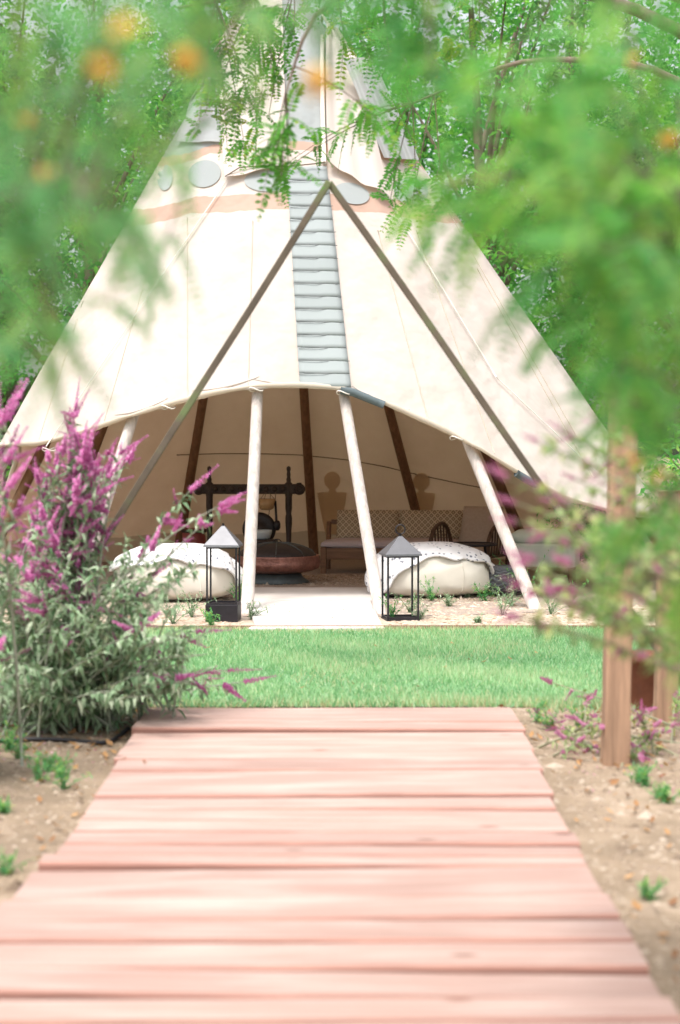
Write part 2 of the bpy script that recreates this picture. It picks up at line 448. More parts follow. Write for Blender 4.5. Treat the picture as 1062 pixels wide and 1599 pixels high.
struct(fl.build('tepee_floor', floor_m))
struct(sheet('mulch_bed', -6, 6, EDGE_Y + 0.02, 14.4, 0.004, mulch_m))
struct(sheet('lawn', -6, 6, 8.62, EDGE_Y - 0.02, 0.006, turf_m))

# boardwalk: one plank per seam seen in the photograph
bw = bpy.data.objects.new('boardwalk', None); col.objects.link(bw); struct(bw)
ZB = 0.07
seam_px = [1104, 1127, 1139, 1168, 1186, 1204, 1243, 1262, 1281, 1300, 1318, 1335, 1352, 1399, 1436, 1470, 1511, 1552, 1592, 1645, 1700, 1765]
left_px = [(1104, 226), (1140, 206), (1170, 190), (1204, 172), (1243, 150), (1262, 138), (1281, 128), (1300, 112), (1318, 97), (1335, 80), (1352, 58), (1399, 10), (1436, -28), (1511, -80), (1592, -140), (1765, -262)]
right_px = [(1104, 803), (1127, 812), (1139, 818), (1168, 830), (1204, 846), (1243, 860), (1281, 880), (1318, 902), (1352, 918), (1399, 945), (1436, 972), (1470, 990), (1511, 1014), (1552, 1040), (1592, 1062), (1765, 1150)]
lx = lambda y: np.interp(y, *zip(*left_px)); rx = lambda y: np.interp(y, *zip(*right_px))
pr = np.random.default_rng(3)
for k in range(len(seam_px) - 1):
    ya, yb = seam_px[k], seam_px[k + 1]; ym = (ya + yb) / 2
    Ya, Yb = gnd(531, ya, ZB)[1], gnd(531, yb, ZB)[1]
    x0, x1 = gnd(lx(ym), ym, ZB)[0] + pr.normal(0, .004), gnd(rx(ym), ym, ZB)[0] + pr.normal(0, .004)
    gap = pr.uniform(0.018, 0.030) if k < 9 else pr.uniform(0.012, 0.026)
    nx = 14
    xs = np.linspace(x0, x1, nx)
    bow = np.cumsum(pr.normal(0, 0.0018, nx)); bow -= bow.mean()
    lift = pr.normal(0, 0.004); skew = pr.normal(0, 0.004)
    th_ = 0.042
    ys0 = Yb + gap / 2 + bow; ys1 = Ya - gap / 2 + bow * 0.8
    zt = ZB + lift + np.linspace(-skew, skew, nx)
    cup = pr.uniform(0.0, 0.004)
    prof = []
    for i in range(nx):
        y0, y1, z = ys0[i], ys1[i], zt[i]
        e = 0.008
        prof.append([[xs[i], y0 + 0.002, z - th_], [xs[i], y0, z - e], [xs[i], y0 + e, z - 0.001], [xs[i], (y0 + y1) / 2, z - cup], [xs[i], y1 - e, z - 0.001], [xs[i], y1, z - e], [xs[i], y1 - 0.002, z - th_]])
    b = MB(); P = np.array(prof); b.grid(P, closed_v=True)
    nv = 7
    b.F.append(np.array([list(range(nv))])); b.F.append(np.array([[(nx - 1) * nv + q for q in range(nv)][::-1]]))
    o = b.build('plank', plank_m, bw, smooth=False)
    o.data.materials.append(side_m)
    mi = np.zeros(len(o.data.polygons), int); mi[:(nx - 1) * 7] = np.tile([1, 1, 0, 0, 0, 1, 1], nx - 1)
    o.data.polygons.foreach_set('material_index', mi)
for xx in (-0.72, 0.0, 0.70):
    y0, y1 = gnd(531, 1765, ZB)[1] + .05, gnd(531, 1104, ZB)[1] - .05
    MB().box((xx, (y0 + y1) / 2, 0.0135), (0.06, y1 - y0, 0.027)).build('joist', joist_m, bw, smooth=False)

# entrance slabs of pale concrete
ep = bpy.data.objects.new('entrance_path', None); col.objects.link(ep); struct(ep)
def slab(pxs, z0, z1):
    p = [gnd(x, y, z1) for x, y in pxs]
    b = MB(); n = len(p)
    V = [(q[0], q[1], z1) for q in p] + [(q[0], q[1], z0) for q in p]
    b.add(V, [np.array([list(range(n))]), np.array([[i, (i + 1) % n, n + (i + 1) % n, n + i] for i in range(n)])[:, ::-1]])
    return b.build('slab', slab_m, ep, smooth=False, bevel=0.008)
slab([(386, 981), (602, 980), (597, 974.5), (396, 975.5)], -0.02, 0.024)
slab([(398, 974), (596, 973), (590, 960), (578, 937), (400, 939), (390, 952)], -0.02, 0.034)
slab([(383, 937.5), (604, 936), (596, 917), (388, 917)], -0.02, 0.03)

# steel edging between the lawn and the bed
ed = MB()
xs = np.linspace(-6, 6, 60); yy = EDGE_Y + 0.012 * np.sin(xs * 1.7)
P = np.stack([np.stack([xs, yy + dy, np.full(60, z)], -1) for dy, z in ((-0.006, -0.02), (-0.006, 0.03), (0.006, 0.03), (0.006, -0.02))], 1)
ed.grid(P)
tag(ed.build('lawn_edging', steel_m, smooth=False), 'thin rusty metal edging strip between the lawn and the pale mulch bed', 'edging')

# grass blades
def blades(n, x0, x1, y0, y1, h, w, r, zoff=0.0, dryfn=None):
    x = r.uniform(x0, x1, n); y = r.uniform(y0, y1, n)
    hh = h * r.uniform(0.55, 1.25, n); ww = w * r.uniform(0.7, 1.4, n)
    a = r.uniform(0, 2 * np.pi, n); ln = r.uniform(0.2, 0.8, n) * hh; la = r.uniform(0, 2 * np.pi, n)
    patch = 0.5 + 0.26 * np.sin(x * 2.3 + 1.6 * np.sin(y * 1.9)) + 0.22 * np.sin(y * 5.1 + 2 * np.sin(x * 1.7)) + 0.18 * np.sin(x * 7 + y * 4 + np.sin(x * 3))
    hh = hh * (0.75 + 0.5 * np.clip(patch, 0, 1))
    p0 = np.stack([x - np.cos(a) * ww, y - np.sin(a) * ww, np.full(n, zoff)], -1)
    p1 = np.stack([x + np.cos(a) * ww, y + np.sin(a) * ww, np.full(n, zoff)], -1)
    p2 = np.stack([x + np.cos(la) * ln, y + np.sin(la) * ln, hh + zoff], -1)
    V = np.stack([p0, p1, p2], 1).reshape(-1, 3)
    c = np.clip(0.18 + 0.5 * patch + r.normal(0, 0.30, n), 0, 0.92)
    if dryfn is not None:
        dry = r.random(n) < dryfn(x, y)
        c[dry] = 1.0
    return V, np.arange(3 * n).reshape(-1, 3), np.repeat(c, 3)
dry = lambda x, y: 0.03 + 0.14 * (np.sin(x * 3.3 + 2 * np.sin(y * 2.1)) > 0.86) + 0.6 * np.exp(-((y - EDGE_Y) / 0.25) ** 2) * (x < 1.2) + 0.35 * np.exp(-((y - 8.65) / 0.12) ** 2)
V, Fc, A = blades(150000, -3.6, 3.6, 8.60, EDGE_Y - 0.03, 0.036, 0.0028, rng, 0.004, dry)
V2, F2, A2 = blades(9000, -2.4, 2.4, 8.40, 8.68, 0.055, 0.003, rng, 0.002, lambda x, y: 0.30 + 0 * x)
keep = (rng.random(9000) < np.clip((V2[::3, 1] - 8.36) / 0.26, 0, 1) ** 1.5) & ((np.abs(V2[::3, 0]) > 0.96) | (V2[::3, 1] > 8.60))
F2 = F2[keep]
Fc = np.concatenate([Fc, F2 + len(V)]); V = np.concatenate([V, V2]); A = np.concatenate([A, A2])
gb = MB().add(V, [Fc], A).build('grass_blades', grass_m, smooth=False)
tag(gb, 'short green lawn grass between the boardwalk and the mulch bed', 'grass', kind='stuff')

# pebbles beside the boardwalk, chips in the bed, gravel under the tepee
octV = np.array([[1, 0, 0], [0, 1, 0], [-1, 0, 0], [0, -1, 0], [0, 0, 1], [0, 0, -0.6]], float)
octF = np.array([[0, 1, 4], [1, 2, 4], [2, 3, 4], [3, 0, 4], [1, 0, 5], [2, 1, 5], [3, 2, 5], [0, 3, 5]])
def scatter(xy, size, r, flat=0.6, z=0.0):
    n = len(xy)
    s = size * np.exp(r.normal(0, 0.45, n))
    V = octV[None] * (1 + r.normal(0, 0.22, (n, 6, 1)))
    V = V * np.array([1, 1, flat])
    a = r.uniform(0, 6.28, n); c, s_ = np.cos(a), np.sin(a)
    X = V[..., 0] * c[:, None] * r.uniform(0.6, 1.6, n)[:, None] - V[..., 1] * s_[:, None]
    Yv = V[..., 0] * s_[:, None] + V[..., 1] * c[:, None]
    V = np.stack([X, Yv, V[..., 2]], -1) * s[:, None, None]
    V[..., 0] += xy[:, 0, None]; V[..., 1] += xy[:, 1, None]; V[..., 2] += z
    Fc = (np.arange(n)[:, None, None] * 6 + octF[None]).reshape(-1, 3)
    return V.reshape(-1, 3), Fc, np.repeat(np.clip(r.normal(0.5, 0.25, n), 0, 1), 6)
r1 = np.random.default_rng(11)
xy = np.concatenate([np.stack([r1.uniform(0.72, 2.6, 11000), r1.uniform(3.2, 8.6, 11000)], -1), np.stack([r1.uniform(-2.6, -0.72, 9000), r1.uniform(3.2, 8.6, 9000)], -1)])
V, Fc, A = scatter(xy, 0.0068, r1)
V2, F2, A2 = scatter(xy[::23], 0.017, r1)
Fc = np.concatenate([Fc, F2 + len(V)]); V = np.concatenate([V, V2]); A = np.concatenate([A, A2])
tag(MB().add(V, [Fc], A).build('gravel', peb_m, smooth=False), 'small tan pebbles strewn over the bare soil beside the boardwalk', 'gravel', kind='stuff')
xy = np.stack([r1.uniform(-3.5, 3.5, 9000), r1.uniform(EDGE_Y + .04, 14.5, 9000)], -1)
sl_ = ~((xy[:, 0] > -0.72) & (xy[:, 0] < 0.36))
V, Fc, A = scatter(xy[sl_], 0.013, r1, 0.35, 0.006)
tag(MB().add(V, [Fc], A).build('wood_chips', chip_m, smooth=False), 'pale wood chips and straw covering the bed before the tepee', 'mulch', kind='stuff')
xy = np.stack([r1.uniform(-1.6, 1.6, 9000), r1.uniform(14.5, 17.6, 9000)], -1)
sl_ = ~((xy[:, 0] > -0.85) & (xy[:, 0] < 0.5) & (xy[:, 1] < 16.25))
V, Fc, A = scatter(xy[sl_], 0.010, r1, 0.6, 0.008)
tag(MB().add(V, [Fc], A).build('floor_pebbles', peb_m, smooth=False), 'brown pea gravel on the floor inside the tepee', 'gravel', kind='stuff')

# ================================================================= TEPEE
tp = thing('tepee', 'large cream canvas tepee with painted bands and its front hem raised on poles', 'tepee', (CX, CY, 0))
tinv = np.array([CX, CY, 0])
def tpart(mb, name, mat, parent=None, **kw):
    o = mb.build(name, mat, None, **kw)
    o.parent = parent if parent is not None else tp
    o.matrix_parent_inverse = Matrix.Translation((-CX, -CY, 0))
    return o
hem_px = [(-200, 720), (-60, 705), (15, 695), (65, 693), (130, 675), (200, 652), (262, 632), (330, 615), (400, 604), (470, 602), (547, 609), (620, 638), (710, 679), (765, 712), (820, 745), (880, 778), (960, 800), (1100, 815), (1300, 830)]
hemy = lambda x: np.interp(x, *zip(*hem_px))
NT = 288
ths = np.linspace(0, 2 * np.pi, NT, endpoint=False) - np.pi
tend = np.ones(NT)
tt = np.linspace(0.3, 1.0, 900)
for i, th in enumerate(ths):
    if math.sin(th) <= 0.02:
        q = proj(cover(np.full_like(tt, th), tt))
        ok = np.nonzero(q[:, 1] >= hemy(q[:, 0]))[0]
        tend[i] = tt[ok[0]] if len(ok) else 1.0
t_r = tend[np.argmin(np.abs(ths - 0.0))]; t_l = tend[np.argmin(np.abs(ths + np.pi))]
sm = lambda x: np.clip(x, 0, 1) ** 2 * (3 - 2 * np.clip(x, 0, 1))
for i, th in enumerate(ths):
    if math.sin(th) > 0.02:
        if th < math.pi / 2: tend[i] = t_r + (1 - t_r) * sm((th - 0.35) / 0.45)
        else: tend[i] = t_l + (1 - t_l) * sm((math.pi - th - 0.10) / 0.45)
k3 = np.array([1, 2, 3, 2, 1]) / 9.0
tend = sum(np.roll(tend, d) * w for d, w in zip((-2, -1, 0, 1, 2), k3))
NV = 90
u = np.linspace(0, 1, NV)
TG = 0.03 + (tend[:, None] - 0.03) * u[None]
P = cover(np.repeat(ths[:, None], NV, 1), TG)
cover_mb = MB().grid(P, closed_u=True, a=TG.ravel())
# surface lookup by pixel
gth_f = np.linspace(-np.pi - .05, .05, 500); gth_b = np.linspace(0, np.pi, 400)
gt = np.linspace(0.03, 1.0, 500)
def make_lookup(gth):
    TH, T = np.meshgrid(gth, gt, indexing='ij')
    return TH, T, proj(cover(TH, T))
LK = {'f': make_lookup(gth_f), 'b': make_lookup(gth_b)}
def surf_tt(px, py, side='f'):
    TH, T, Q = LK[side]
    i = np.argmin((Q[..., 0] - px) ** 2 + (Q[..., 1] - py) ** 2)
    th, t = TH.flat[i], T.flat[i]
    for _ in range(4):
        e = 1e-4
        q = proj(cover(np.array([th, th + e, th]), np.array([t, t, t + e])))
        J = np.stack([(q[1] - q[0]) / e, (q[2] - q[0]) / e], -1)
        try: d = np.linalg.solve(J, np.array([px, py]) - q[0])
        except np.linalg.LinAlgError: break
        d = np.clip(d, -0.02, 0.02); th += d[0]; t += d[1]
    return th, t
def surf(px, py, off=0.02, side='f'):
    th, t = surf_tt(px, py, side)
    return cover(np.array(th), np.array(t), off)
canvas_m = canvas_mat([surf_tt(300, y)[1] for y in (236, 249, 307, 330)])
tpart(cover_mb, 'cover', canvas_m)
# rolled hem
hm = MB()
hp = cover(ths, tend, 0.0)
nr = np.random.default_rng(5)
rad = 0.016 + 0.012 * np.abs(np.sin(ths * 9)) + nr.normal(0, 0.002, NT)
lift = hp[:, 2] > 0.12
seg = np.nonzero(lift)[0]
order = np.concatenate([np.arange(NT)[np.argmax(~lift):], np.arange(NT)[:np.argmax(~lift)]])
run = [i for i in order if lift[i]]
hm.tube(hp[run] + np.array([0, 0, 0.01]), rad[run], 8)
tpart(hm, 'rolled_hem', hem_m)
hm2 = MB()
for (xa, ya, xb, yb) in ((300, 610, 405, 588), (330, 606, 470, 596), (395, 592, 540, 602), (550, 603, 640, 640), (180, 648, 262, 622)):
    q = np.linspace(0, 1, 14)
    hm2.tube([surf(xa + (xb - xa) * w, ya + (yb - ya) * w + 5 * math.sin(w * 3.14), 0.0) for w in q], 0.004 + 0.010 * np.sin(q * np.pi), 6)
tpart(hm2, 'hem_fold', flap_m)
for (xa, xb) in ((532, 600), (806, 838)):
    pp = np.array([surf(x, hemy(x) + 2, 0.0) for x in np.linspace(xa, xb, 8)])
    tpart(MB().tube(pp, 0.034, 8), 'hem_patch', patch_m)
# poles
def pole(th, mat, r0=0.052, r1=0.034):
    b = base_pt(np.array(th), 0.985) - np.array([0, 0, 0.05])
    top = AP + np.array([0, 0, -0.05]) + 0.10 * np.array([math.cos(th), math.sin(th), 0])
    d = top - b; e = b + d * 1.16
    n = 14
    s = np.linspace(0, 1, n)[:, None]
    pts = b + (e - b) * s
    pts[:, 0] += 0.008 * np.sin(np.linspace(0, 5, n) + th * 7); pts[:, 1] += 0.008 * np.sin(np.linspace(0, 6, n) + th * 3)
    return MB().tube(pts, np.linspace(r0, r1, n), 10)
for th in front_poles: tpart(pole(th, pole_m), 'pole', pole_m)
for th in back_poles: tpart(pole(th, shadepole_m, 0.058), 'pole', shadepole_m)
# lacing strip
TH0 = surf_tt(478, 264)[0]
THs = surf_tt(507, 604)
strip_c = [(479 + (508 - 479) * (y - 264) / 343.0, y) for y in np.linspace(264, 605, 18)]
ls = bpy.data.objects.new('lacing_strip', None); col.objects.link(ls); ls.parent = tp
sr = np.random.default_rng(9)
for k in range(17):
    (xa, ya), (xb, yb) = strip_c[k], strip_c[k + 1]
    hwa, hwb = 31 + 8.5 * k / 17, 31 + 8.5 * (k + 1) / 17
    rows = []
    jit = sr.normal(0, 0.8)
    for j, v in enumerate(np.linspace(-0.12, 1.0, 5)):
        row = []
        for uu in np.linspace(-1, 1, 9):
            hw = hwa + (hwb - hwa) * v
            off = 0.013 + 0.005 * max(v, 0) + (0.006 if uu > 0.1 else 0)
            row.append(surf(xa + (xb - xa) * v + uu * hw + jit * 0.3, ya + (yb - ya) * v + jit * (0.5 if v > .9 else 0) + 1.2 * uu * (v > .9), off))
        rows.append(row)
    o = tpart(MB().grid(np.array(rows), a=sr.uniform(0, 1)), 'lacing_tab', strip_m, ls, thick=0.004)
    if k < 16:
        px0 = xb - hwb * sr.uniform(0.95, 1.05); px1 = xb + hwb * sr.uniform(0.9, 1.1)
        dy = sr.normal(0, 0.8)
        pts = [surf(px0, yb + 1 + dy, 0.023), surf(xb, yb + 1, 0.027), surf(px1, yb + 1 - dy, 0.028)]
        tpart(MB().tube(pts, 0.003, 6), 'lacing_pin', pin_m, ls)
# painted discs and figures
def disc(px, py, rx_, ry_, tilt, side='f', off=0.010):
    rings = []
    for q in (0.02, 0.35, 0.7, 1.0):
        row = []
        for a in np.linspace(0, 2 * np.pi, 28, endpoint=False):
            dx, dy = rx_ * q * math.cos(a), ry_ * q * math.sin(a)
            ct, st = math.cos(tilt), math.sin(tilt)
            row.append(surf(px + dx * ct - dy * st, py + dx * st + dy * ct, off, side))
        rings.append(row)
    return MB().grid(np.array(rings), closed_v=True, a=rng.uniform(0, 1))
for d in ((320, 272, 26, 21, -.25), (259, 278, 12, 20, .1), (418, 283, 36, 17, 0), (549, 303, 28, 16, .25), (641, 299, 27, 21, .15), (686, 301, 13, 19, .0)):
    tpart(disc(*d), 'painted_disc', paint_m)
def outline_patch(pts, side):
    pts = np.array(pts, float); c = pts.mean(0)
    rings = []
    for q in (0.01, 0.4, 0.7, 1.0):
        rings.append([surf(*(c + (p - c) * q), -0.03, side) for p in pts])
    return MB().grid(np.array(rings), closed_v=True, a=rng.uniform(0, 1))
def figure(cx, w, ys, yh, yb):
    head = [(cx + 13 * math.cos(a), yh + 14 * math.sin(a)) for a in np.linspace(0, 2 * np.pi, 22, endpoint=False)]
    tpart(outline_patch(head, 'b'), 'painted_figure', figure_m)
    body = [(cx - 5, yh + 13.5), (cx + 5, yh + 13.5), (cx + 6, ys - 1), (cx + w, ys), (cx + w - 1, ys + 9), (cx + w * .62, yb - 16), (cx + w * .45, yb), (cx - w * .45, yb), (cx - w * .62, yb - 16), (cx - w + 1, ys + 9), (cx - w, ys), (cx - 6, ys - 1)]
    tpart(outline_patch(body, 'b'), 'painted_figure', figure_m)
figure(519, 23, 767, 748, 832)
figure(659, 22, 768, 750, 826)
# seam cord on the back wall
cp = [(275, 709), (340, 707), (400, 707), (470, 709), (545, 717), (600, 727), (650, 739), (710, 752), (768, 763)]
cpx = np.linspace(275, 768, 40); cpy = np.interp(cpx, *zip(*cp))
tpart(MB().tube([surf(x, y, -0.02, 'b') for x, y in zip(cpx, cpy)], 0.0055, 5), 'wall_seam', cord_m)
for (xa, ya, xb, yb) in ((700, 330, 905, 690), (130, 470, 60, 690), (293, 340, 293, 618), (232, 420, 160, 668), (590, 360, 668, 655), (650, 360, 772, 708), (745, 420, 925, 745), (395, 345, 388, 600)):
    s = np.linspace(0, 1, 24)
    tpart(MB().tube([surf(xa + (xb - xa) * q, ya + (yb - ya) * q, 0.003) for q in s], 0.0045, 5), 'cover_seam', hem_m)
# smoke flaps: sheets standing a little off the cover
def flap(leftE, rightE, off0, off1, ripple, rs, ny=16, nx=14):
    lE = np.array(leftE, float); rE = np.array(rightE, float)
    rows = []
    for v in np.linspace(0, 1, ny):
        a = np.array([np.interp(v, np.linspace(0, 1, len(lE)), lE[:, k]) for k in (0, 1)])
        b = np.array([np.interp(v, np.linspace(0, 1, len(rE)), rE[:, k]) for k in (0, 1)])
        row = []
        for uu in np.linspace(0, 1, nx):
            p = a + (b - a) * uu
            row.append(surf(p[0], max(p[1], 4), off0 + (off1 - off0) * abs(2 * uu - 1) + ripple * math.sin(uu * rs + v * 2.0)))
        rows.append(row)
    return MB().grid(np.array(rows), a=0.6)
tpart(flap([(334, 5), (340, 60), (345, 120), (350, 200), (356, 284)], [(440, 5), (442, 60), (444, 120), (447, 200), (449, 262)], 0.05, 0.07, 0.012, 11), 'smoke_flap', flap_m)
tpart(flap([(500, 40), (502, 90), (504, 150), (506, 210), (510, 262)], [(530, 40), (548, 110), (566, 175), (583, 235), (603, 314)], 0.05, 0.09, 0.014, 15), 'smoke_flap', flap_m)
rows = []
for v in np.linspace(0, 1, 16):
    a = np.array([np.interp(v, [0, .35, .7, 1], q) for q in ((536, 556, 578, 600), (92, 140, 195, 246))])
    b = np.array([np.interp(v, [0, .35, .7, 1], q) for q in ((582, 604, 632, 655), (88, 138, 196, 250))])
    rows.append([at(*(a + (b - a) * w), 16.25 + .38 * w - .25 * v + .035 * math.sin(w * 19 + v * 2)) for w in np.linspace(0, 1, 26)])
tpart(MB().grid(np.array(rows), a=.6), 'smoke_flap', flapgrey_m)
tpart(flap([(318, 120), (306, 150), (295, 190), (281, 225)], [(340, 115), (345, 150), (349, 190), (352, 225)], 0.03, 0.04, 0.008, 9), 'smoke_flap', flapgrey_m)
tpart(MB().tube([surf(x, y, 0.035) for x, y in ((500, 60), (501, 120), (503, 190), (505, 258))], 0.022, 8), 'flap_pole', rope_m)
for (xa, ya, xb, yb) in ((356, 285, 76, 700), (603, 312, 772, 592), (772, 592, 930, 742)):
    s = np.linspace(0, 1, 24)
    tpart(MB().tube([surf(xa + (xb - xa) * q, ya + (yb - ya) * q, 0.03) for q in s], 0.0055, 5), 'rope', rope_m)
p0 = surf(449, 266, .06); tpart(MB().tube([surf(356, 284, .075), surf(378, 270, .075), surf(410, 267, .07), surf(449, 268, .07), surf(505, 262, .07)], 0.006, 5), 'flap_edge_cord', cord_m)
# leftover of the ties where hem meets poles
for (x, y) in ((76, 700), (262, 634), (400, 606), (537, 611), (714, 682)):
    c = surf(x, y, 0.0)
    a = np.linspace(0, 2 * np.pi, 14)
    tpart(MB().tube(np.stack([c[0] + 0.06 * np.cos(a), c[1] + 0.02 + 0.06 * np.sin(a), c[2] - 0.01 + 0.015 * np.sin(a * 2)], -1), 0.006, 5), 'hem_tie', rope_m)

# ================================================================= LANTERNS
def lantern(label, loc, w, eave, apex, ring, boxbase, rot):
    t = thing('lantern', label, 'lantern', loc, rot, 'floor lanterns by the entrance')
    h = w / 2
    lw = 0.013
    b = MB()
    for sx in (-1, 1):
        for sy in (-1, 1): b.box((sx * (h - lw), sy * (h - lw), eave / 2), (lw, lw, eave))
    for z in (0.02 if not boxbase else boxbase + 0.006, eave - 0.008):
        for s in (-1, 1):
            b.box((0, s * (h - lw), z), (w - 3.2 * lw, lw * 0.9, lw * 0.9)); b.box((s * (h - lw), 0, z), (lw * 0.9, w - 3.2 * lw, lw * 0.9))
    b.build('frame', black_m, t, smooth=False)
    e = h + 0.012
    r = MB()
    P = np.array([[[-e, -e, eave], [e, -e, eave], [e, e, eave], [-e, e, eave]], [[-e, -e, eave + .012], [e, -e, eave + .012], [e, e, eave + .012], [-e, e, eave + .012]], [[-.012, -.012, apex], [.012, -.012, apex], [.012, .012, apex], [-.012, .012, apex]]])
    r.grid(P, closed_v=True); r.F.append(np.array([[8, 9, 10, 11]])); r.F.append(np.array([[3, 2, 1, 0]]))
    r.build('roof', roofmetal_m, t, smooth=False, bevel=0.003)
    MB().tube([(0, 0, apex - .01), (0, 0, apex + .018)], 0.009, 8).build('finial', black_m, t)
    if ring:
        a = np.linspace(0, 2 * np.pi, 25)
        MB().tube(np.stack([ring * np.cos(a), 0 * a, apex + ring + .012 + ring * np.sin(a)], -1), 0.0055, 6, cap=False).build('ring', black_m, t)
    if boxbase: MB().box((0, 0, boxbase / 2), (w - 0.002, w - 0.002, boxbase)).build('base', black_m, t, smooth=False, bevel=0.004)
    else:
        MB().box((0, 0, 0.006), (w - 0.004, w - 0.004, 0.012)).build('base', black_m, t, smooth=False)
    return t
pR = gnd(625, 968); pL = gnd(349, 970)
kR = pR[1] / F; kL = pL[1] / F
lantern('slender lantern with pyramid roof and ring, beside the bean bag on the mulch bed', (pR[0], pR[1], 0.004), 53 * kR, 101 * kR, 131 * kR, 0.036, 0, R(9))
lantern('black lantern with solid box base and no ring, beside the purple sage', (pL[0], pL[1], 0.004), 51 * kL, 117 * kL, 149 * kL, 0, 27 * kL, R(-3))

# ================================================================= BEAN BAGS AND THROWS
def bag_surface(c, a, b, h, az, lat, r, seed):
    ph = np.random.default_rng(seed).uniform(0, 6.28, 8)
    ca, sa = np.cos(az), np.sin(az); cl, sl2 = np.cos(lat), np.sin(lat)
    e = lambda x, p: np.sign(x) * np.abs(x) ** p
    x = e(cl, 0.75) * e(ca, 0.85); y = e(cl, 0.75) * e(sa, 0.85)
    z = np.where(sl2 > 0, e(np.abs(sl2), 0.85), -0.55 * np.abs(sl2) ** 0.5)
    w = 1 + 0.022 * np.sin(9 * az + 5 * np.sin(3 * lat + ph[4])) * cl * np.abs(np.sin(lat * 2)) + 0.035 * np.sin(3 * az + ph[0]) + 0.02 * np.sin(5 * az + 3 * lat + ph[1]) + 0.012 * np.sin(13 * az + 4 * np.sin(2 * lat) + ph[2]) * cl
    zz = 0.355 * h + z * 0.645 * h * (1 + 0.05 * np.sin(az * 2 + ph[3]) * cl)
    return np.stack([a * x * w * r, b * y * w * r, zz + (r - 1) * 0.6 * h * sl2], -1) + np.asarray(c)
def bean_bag(label, c, a, b, h, seed):
    az = np.linspace(0, 2 * np.pi, 64, endpoint=False); lat = np.linspace(-np.pi / 2 + .01, np.pi / 2 - .01, 36)
    AZ, LA = np.meshgrid(az, lat, indexing='ij')
    o = MB().grid(bag_surface((0, 0, 0), a, b, h, AZ, LA, 1.0, seed), closed_u=True).build('bean_bag', bag_m, loc=c)
    t = tag(o, label, 'bean bag', 'bean bags at the entrance')
    s = bag_surface((0, 0, 0), a, b, h, np.full(30, -1.1), np.linspace(-0.6, 1.4, 30), 1.004, seed)
    MB().tube(s, 0.004, 5).build('seam', bag_m, o)
    return o
def throw(label, c, a, b, h, seed, lowfn):
    az = np.linspace(0, 2 * np.pi, 90, endpoint=False); v = np.linspace(0, 1, 26)
    AZ, VV = np.meshgrid(az, v, indexing='ij')
    lo = np.array([lowfn(x) for x in az]); lo = lo + 0.05 * np.sin(az * 7) + 0.04 * np.sin(az * 12 + 1)
    LA = np.pi / 2 - .005 - VV * (np.pi / 2 - lo[:, None])
    fold = 1.045 + 0.030 * np.sin(8 * AZ + 5 * VV + seed) * VV + 0.018 * np.sin(19 * AZ + 9 * VV) * VV + 0.012 * np.sin(5 * AZ + 16 * VV) * VV
    fold = fold + 0.03 * (VV > 0.93)
    P = bag_surface((0, 0, 0), a, b, h, AZ, LA, fold, seed)
    o = MB().grid(P, closed_u=True).build('throw_blanket', throw_m, loc=c, thick=0.018)
    return tag(o, label, 'blanket', 'throws on the bean bags')
cR = gnd(672, 930); cR = np.array([cR[0], 15.15, 0.0]); cR[0] = at(671, 900, 15.15)[0]
bean_bag('cream bean bag between the slender lantern and the grey knitted pouf', cR + [0, 0, .006], 0.53, 0.42, 0.45, 1)
def lowR(az):
    d = math.degrees(az) % 360
    return np.interp(d, [0, 30, 90, 160, 180, 200, 225, 250, 270, 300, 330, 345, 360], [R(12), R(20), R(20), R(-25), R(-40), R(-42), R(-22), R(18), R(34), R(36), R(24), R(6), R(8)])
throw('white spotted throw over the bean bag behind the slender lantern', cR + [0, 0, .006], 0.53, 0.42, 0.45, 1, lowR)
cL = at(272, 900, 14.75)
cL = np.array([cL[0], 14.75, 0.0])
bean_bag('cream bean bag behind the box-based lantern and the purple sage', cL + [0, 0, .006], 0.51, 0.40, 0.46, 2)
def lowL(az):
    d = math.degrees(az) % 360
    return np.interp(d, [0, 20, 90, 180, 210, 240, 270, 300, 325, 345, 360], [R(5), R(20), R(20), R(20), R(15), R(24), R(34), R(30), R(16), R(2), R(2)])
throw('white spotted throw over the bean bag behind the box-based lantern', cL + [0, 0, .006], 0.51, 0.40, 0.46, 2, lowL)

# knitted pouf
pc = at(784, 905, 15.2)
az = np.linspace(0, 2 * np.pi, 96, endpoint=False); la = np.linspace(-1.45, 1.5, 48)
AZ, LA = np.meshgrid(az, la, indexing='ij')
tri = 2 * np.abs((AZ * 14 / np.pi) % 2 - 1) - 1
rel = 0.012 * np.sin(LA * 26 + tri * 2.6)
pr_ = 0.24
P = np.stack([(pr_ + rel) * np.abs(np.cos(LA)) ** .6 * np.cos(AZ), (pr_ + rel) * np.abs(np.cos(LA)) ** .6 * np.sin(AZ), 0.135 + 0.128 * np.sign(LA) * np.abs(np.sin(LA)) ** .8], -1)
tag(MB().grid(P, closed_u=True).build('knitted_pouf', pouf_m, loc=(pc[0], 15.2, 0.008)), 'grey chunky knitted pouf beside the bean bag inside the tepee', 'pouf')

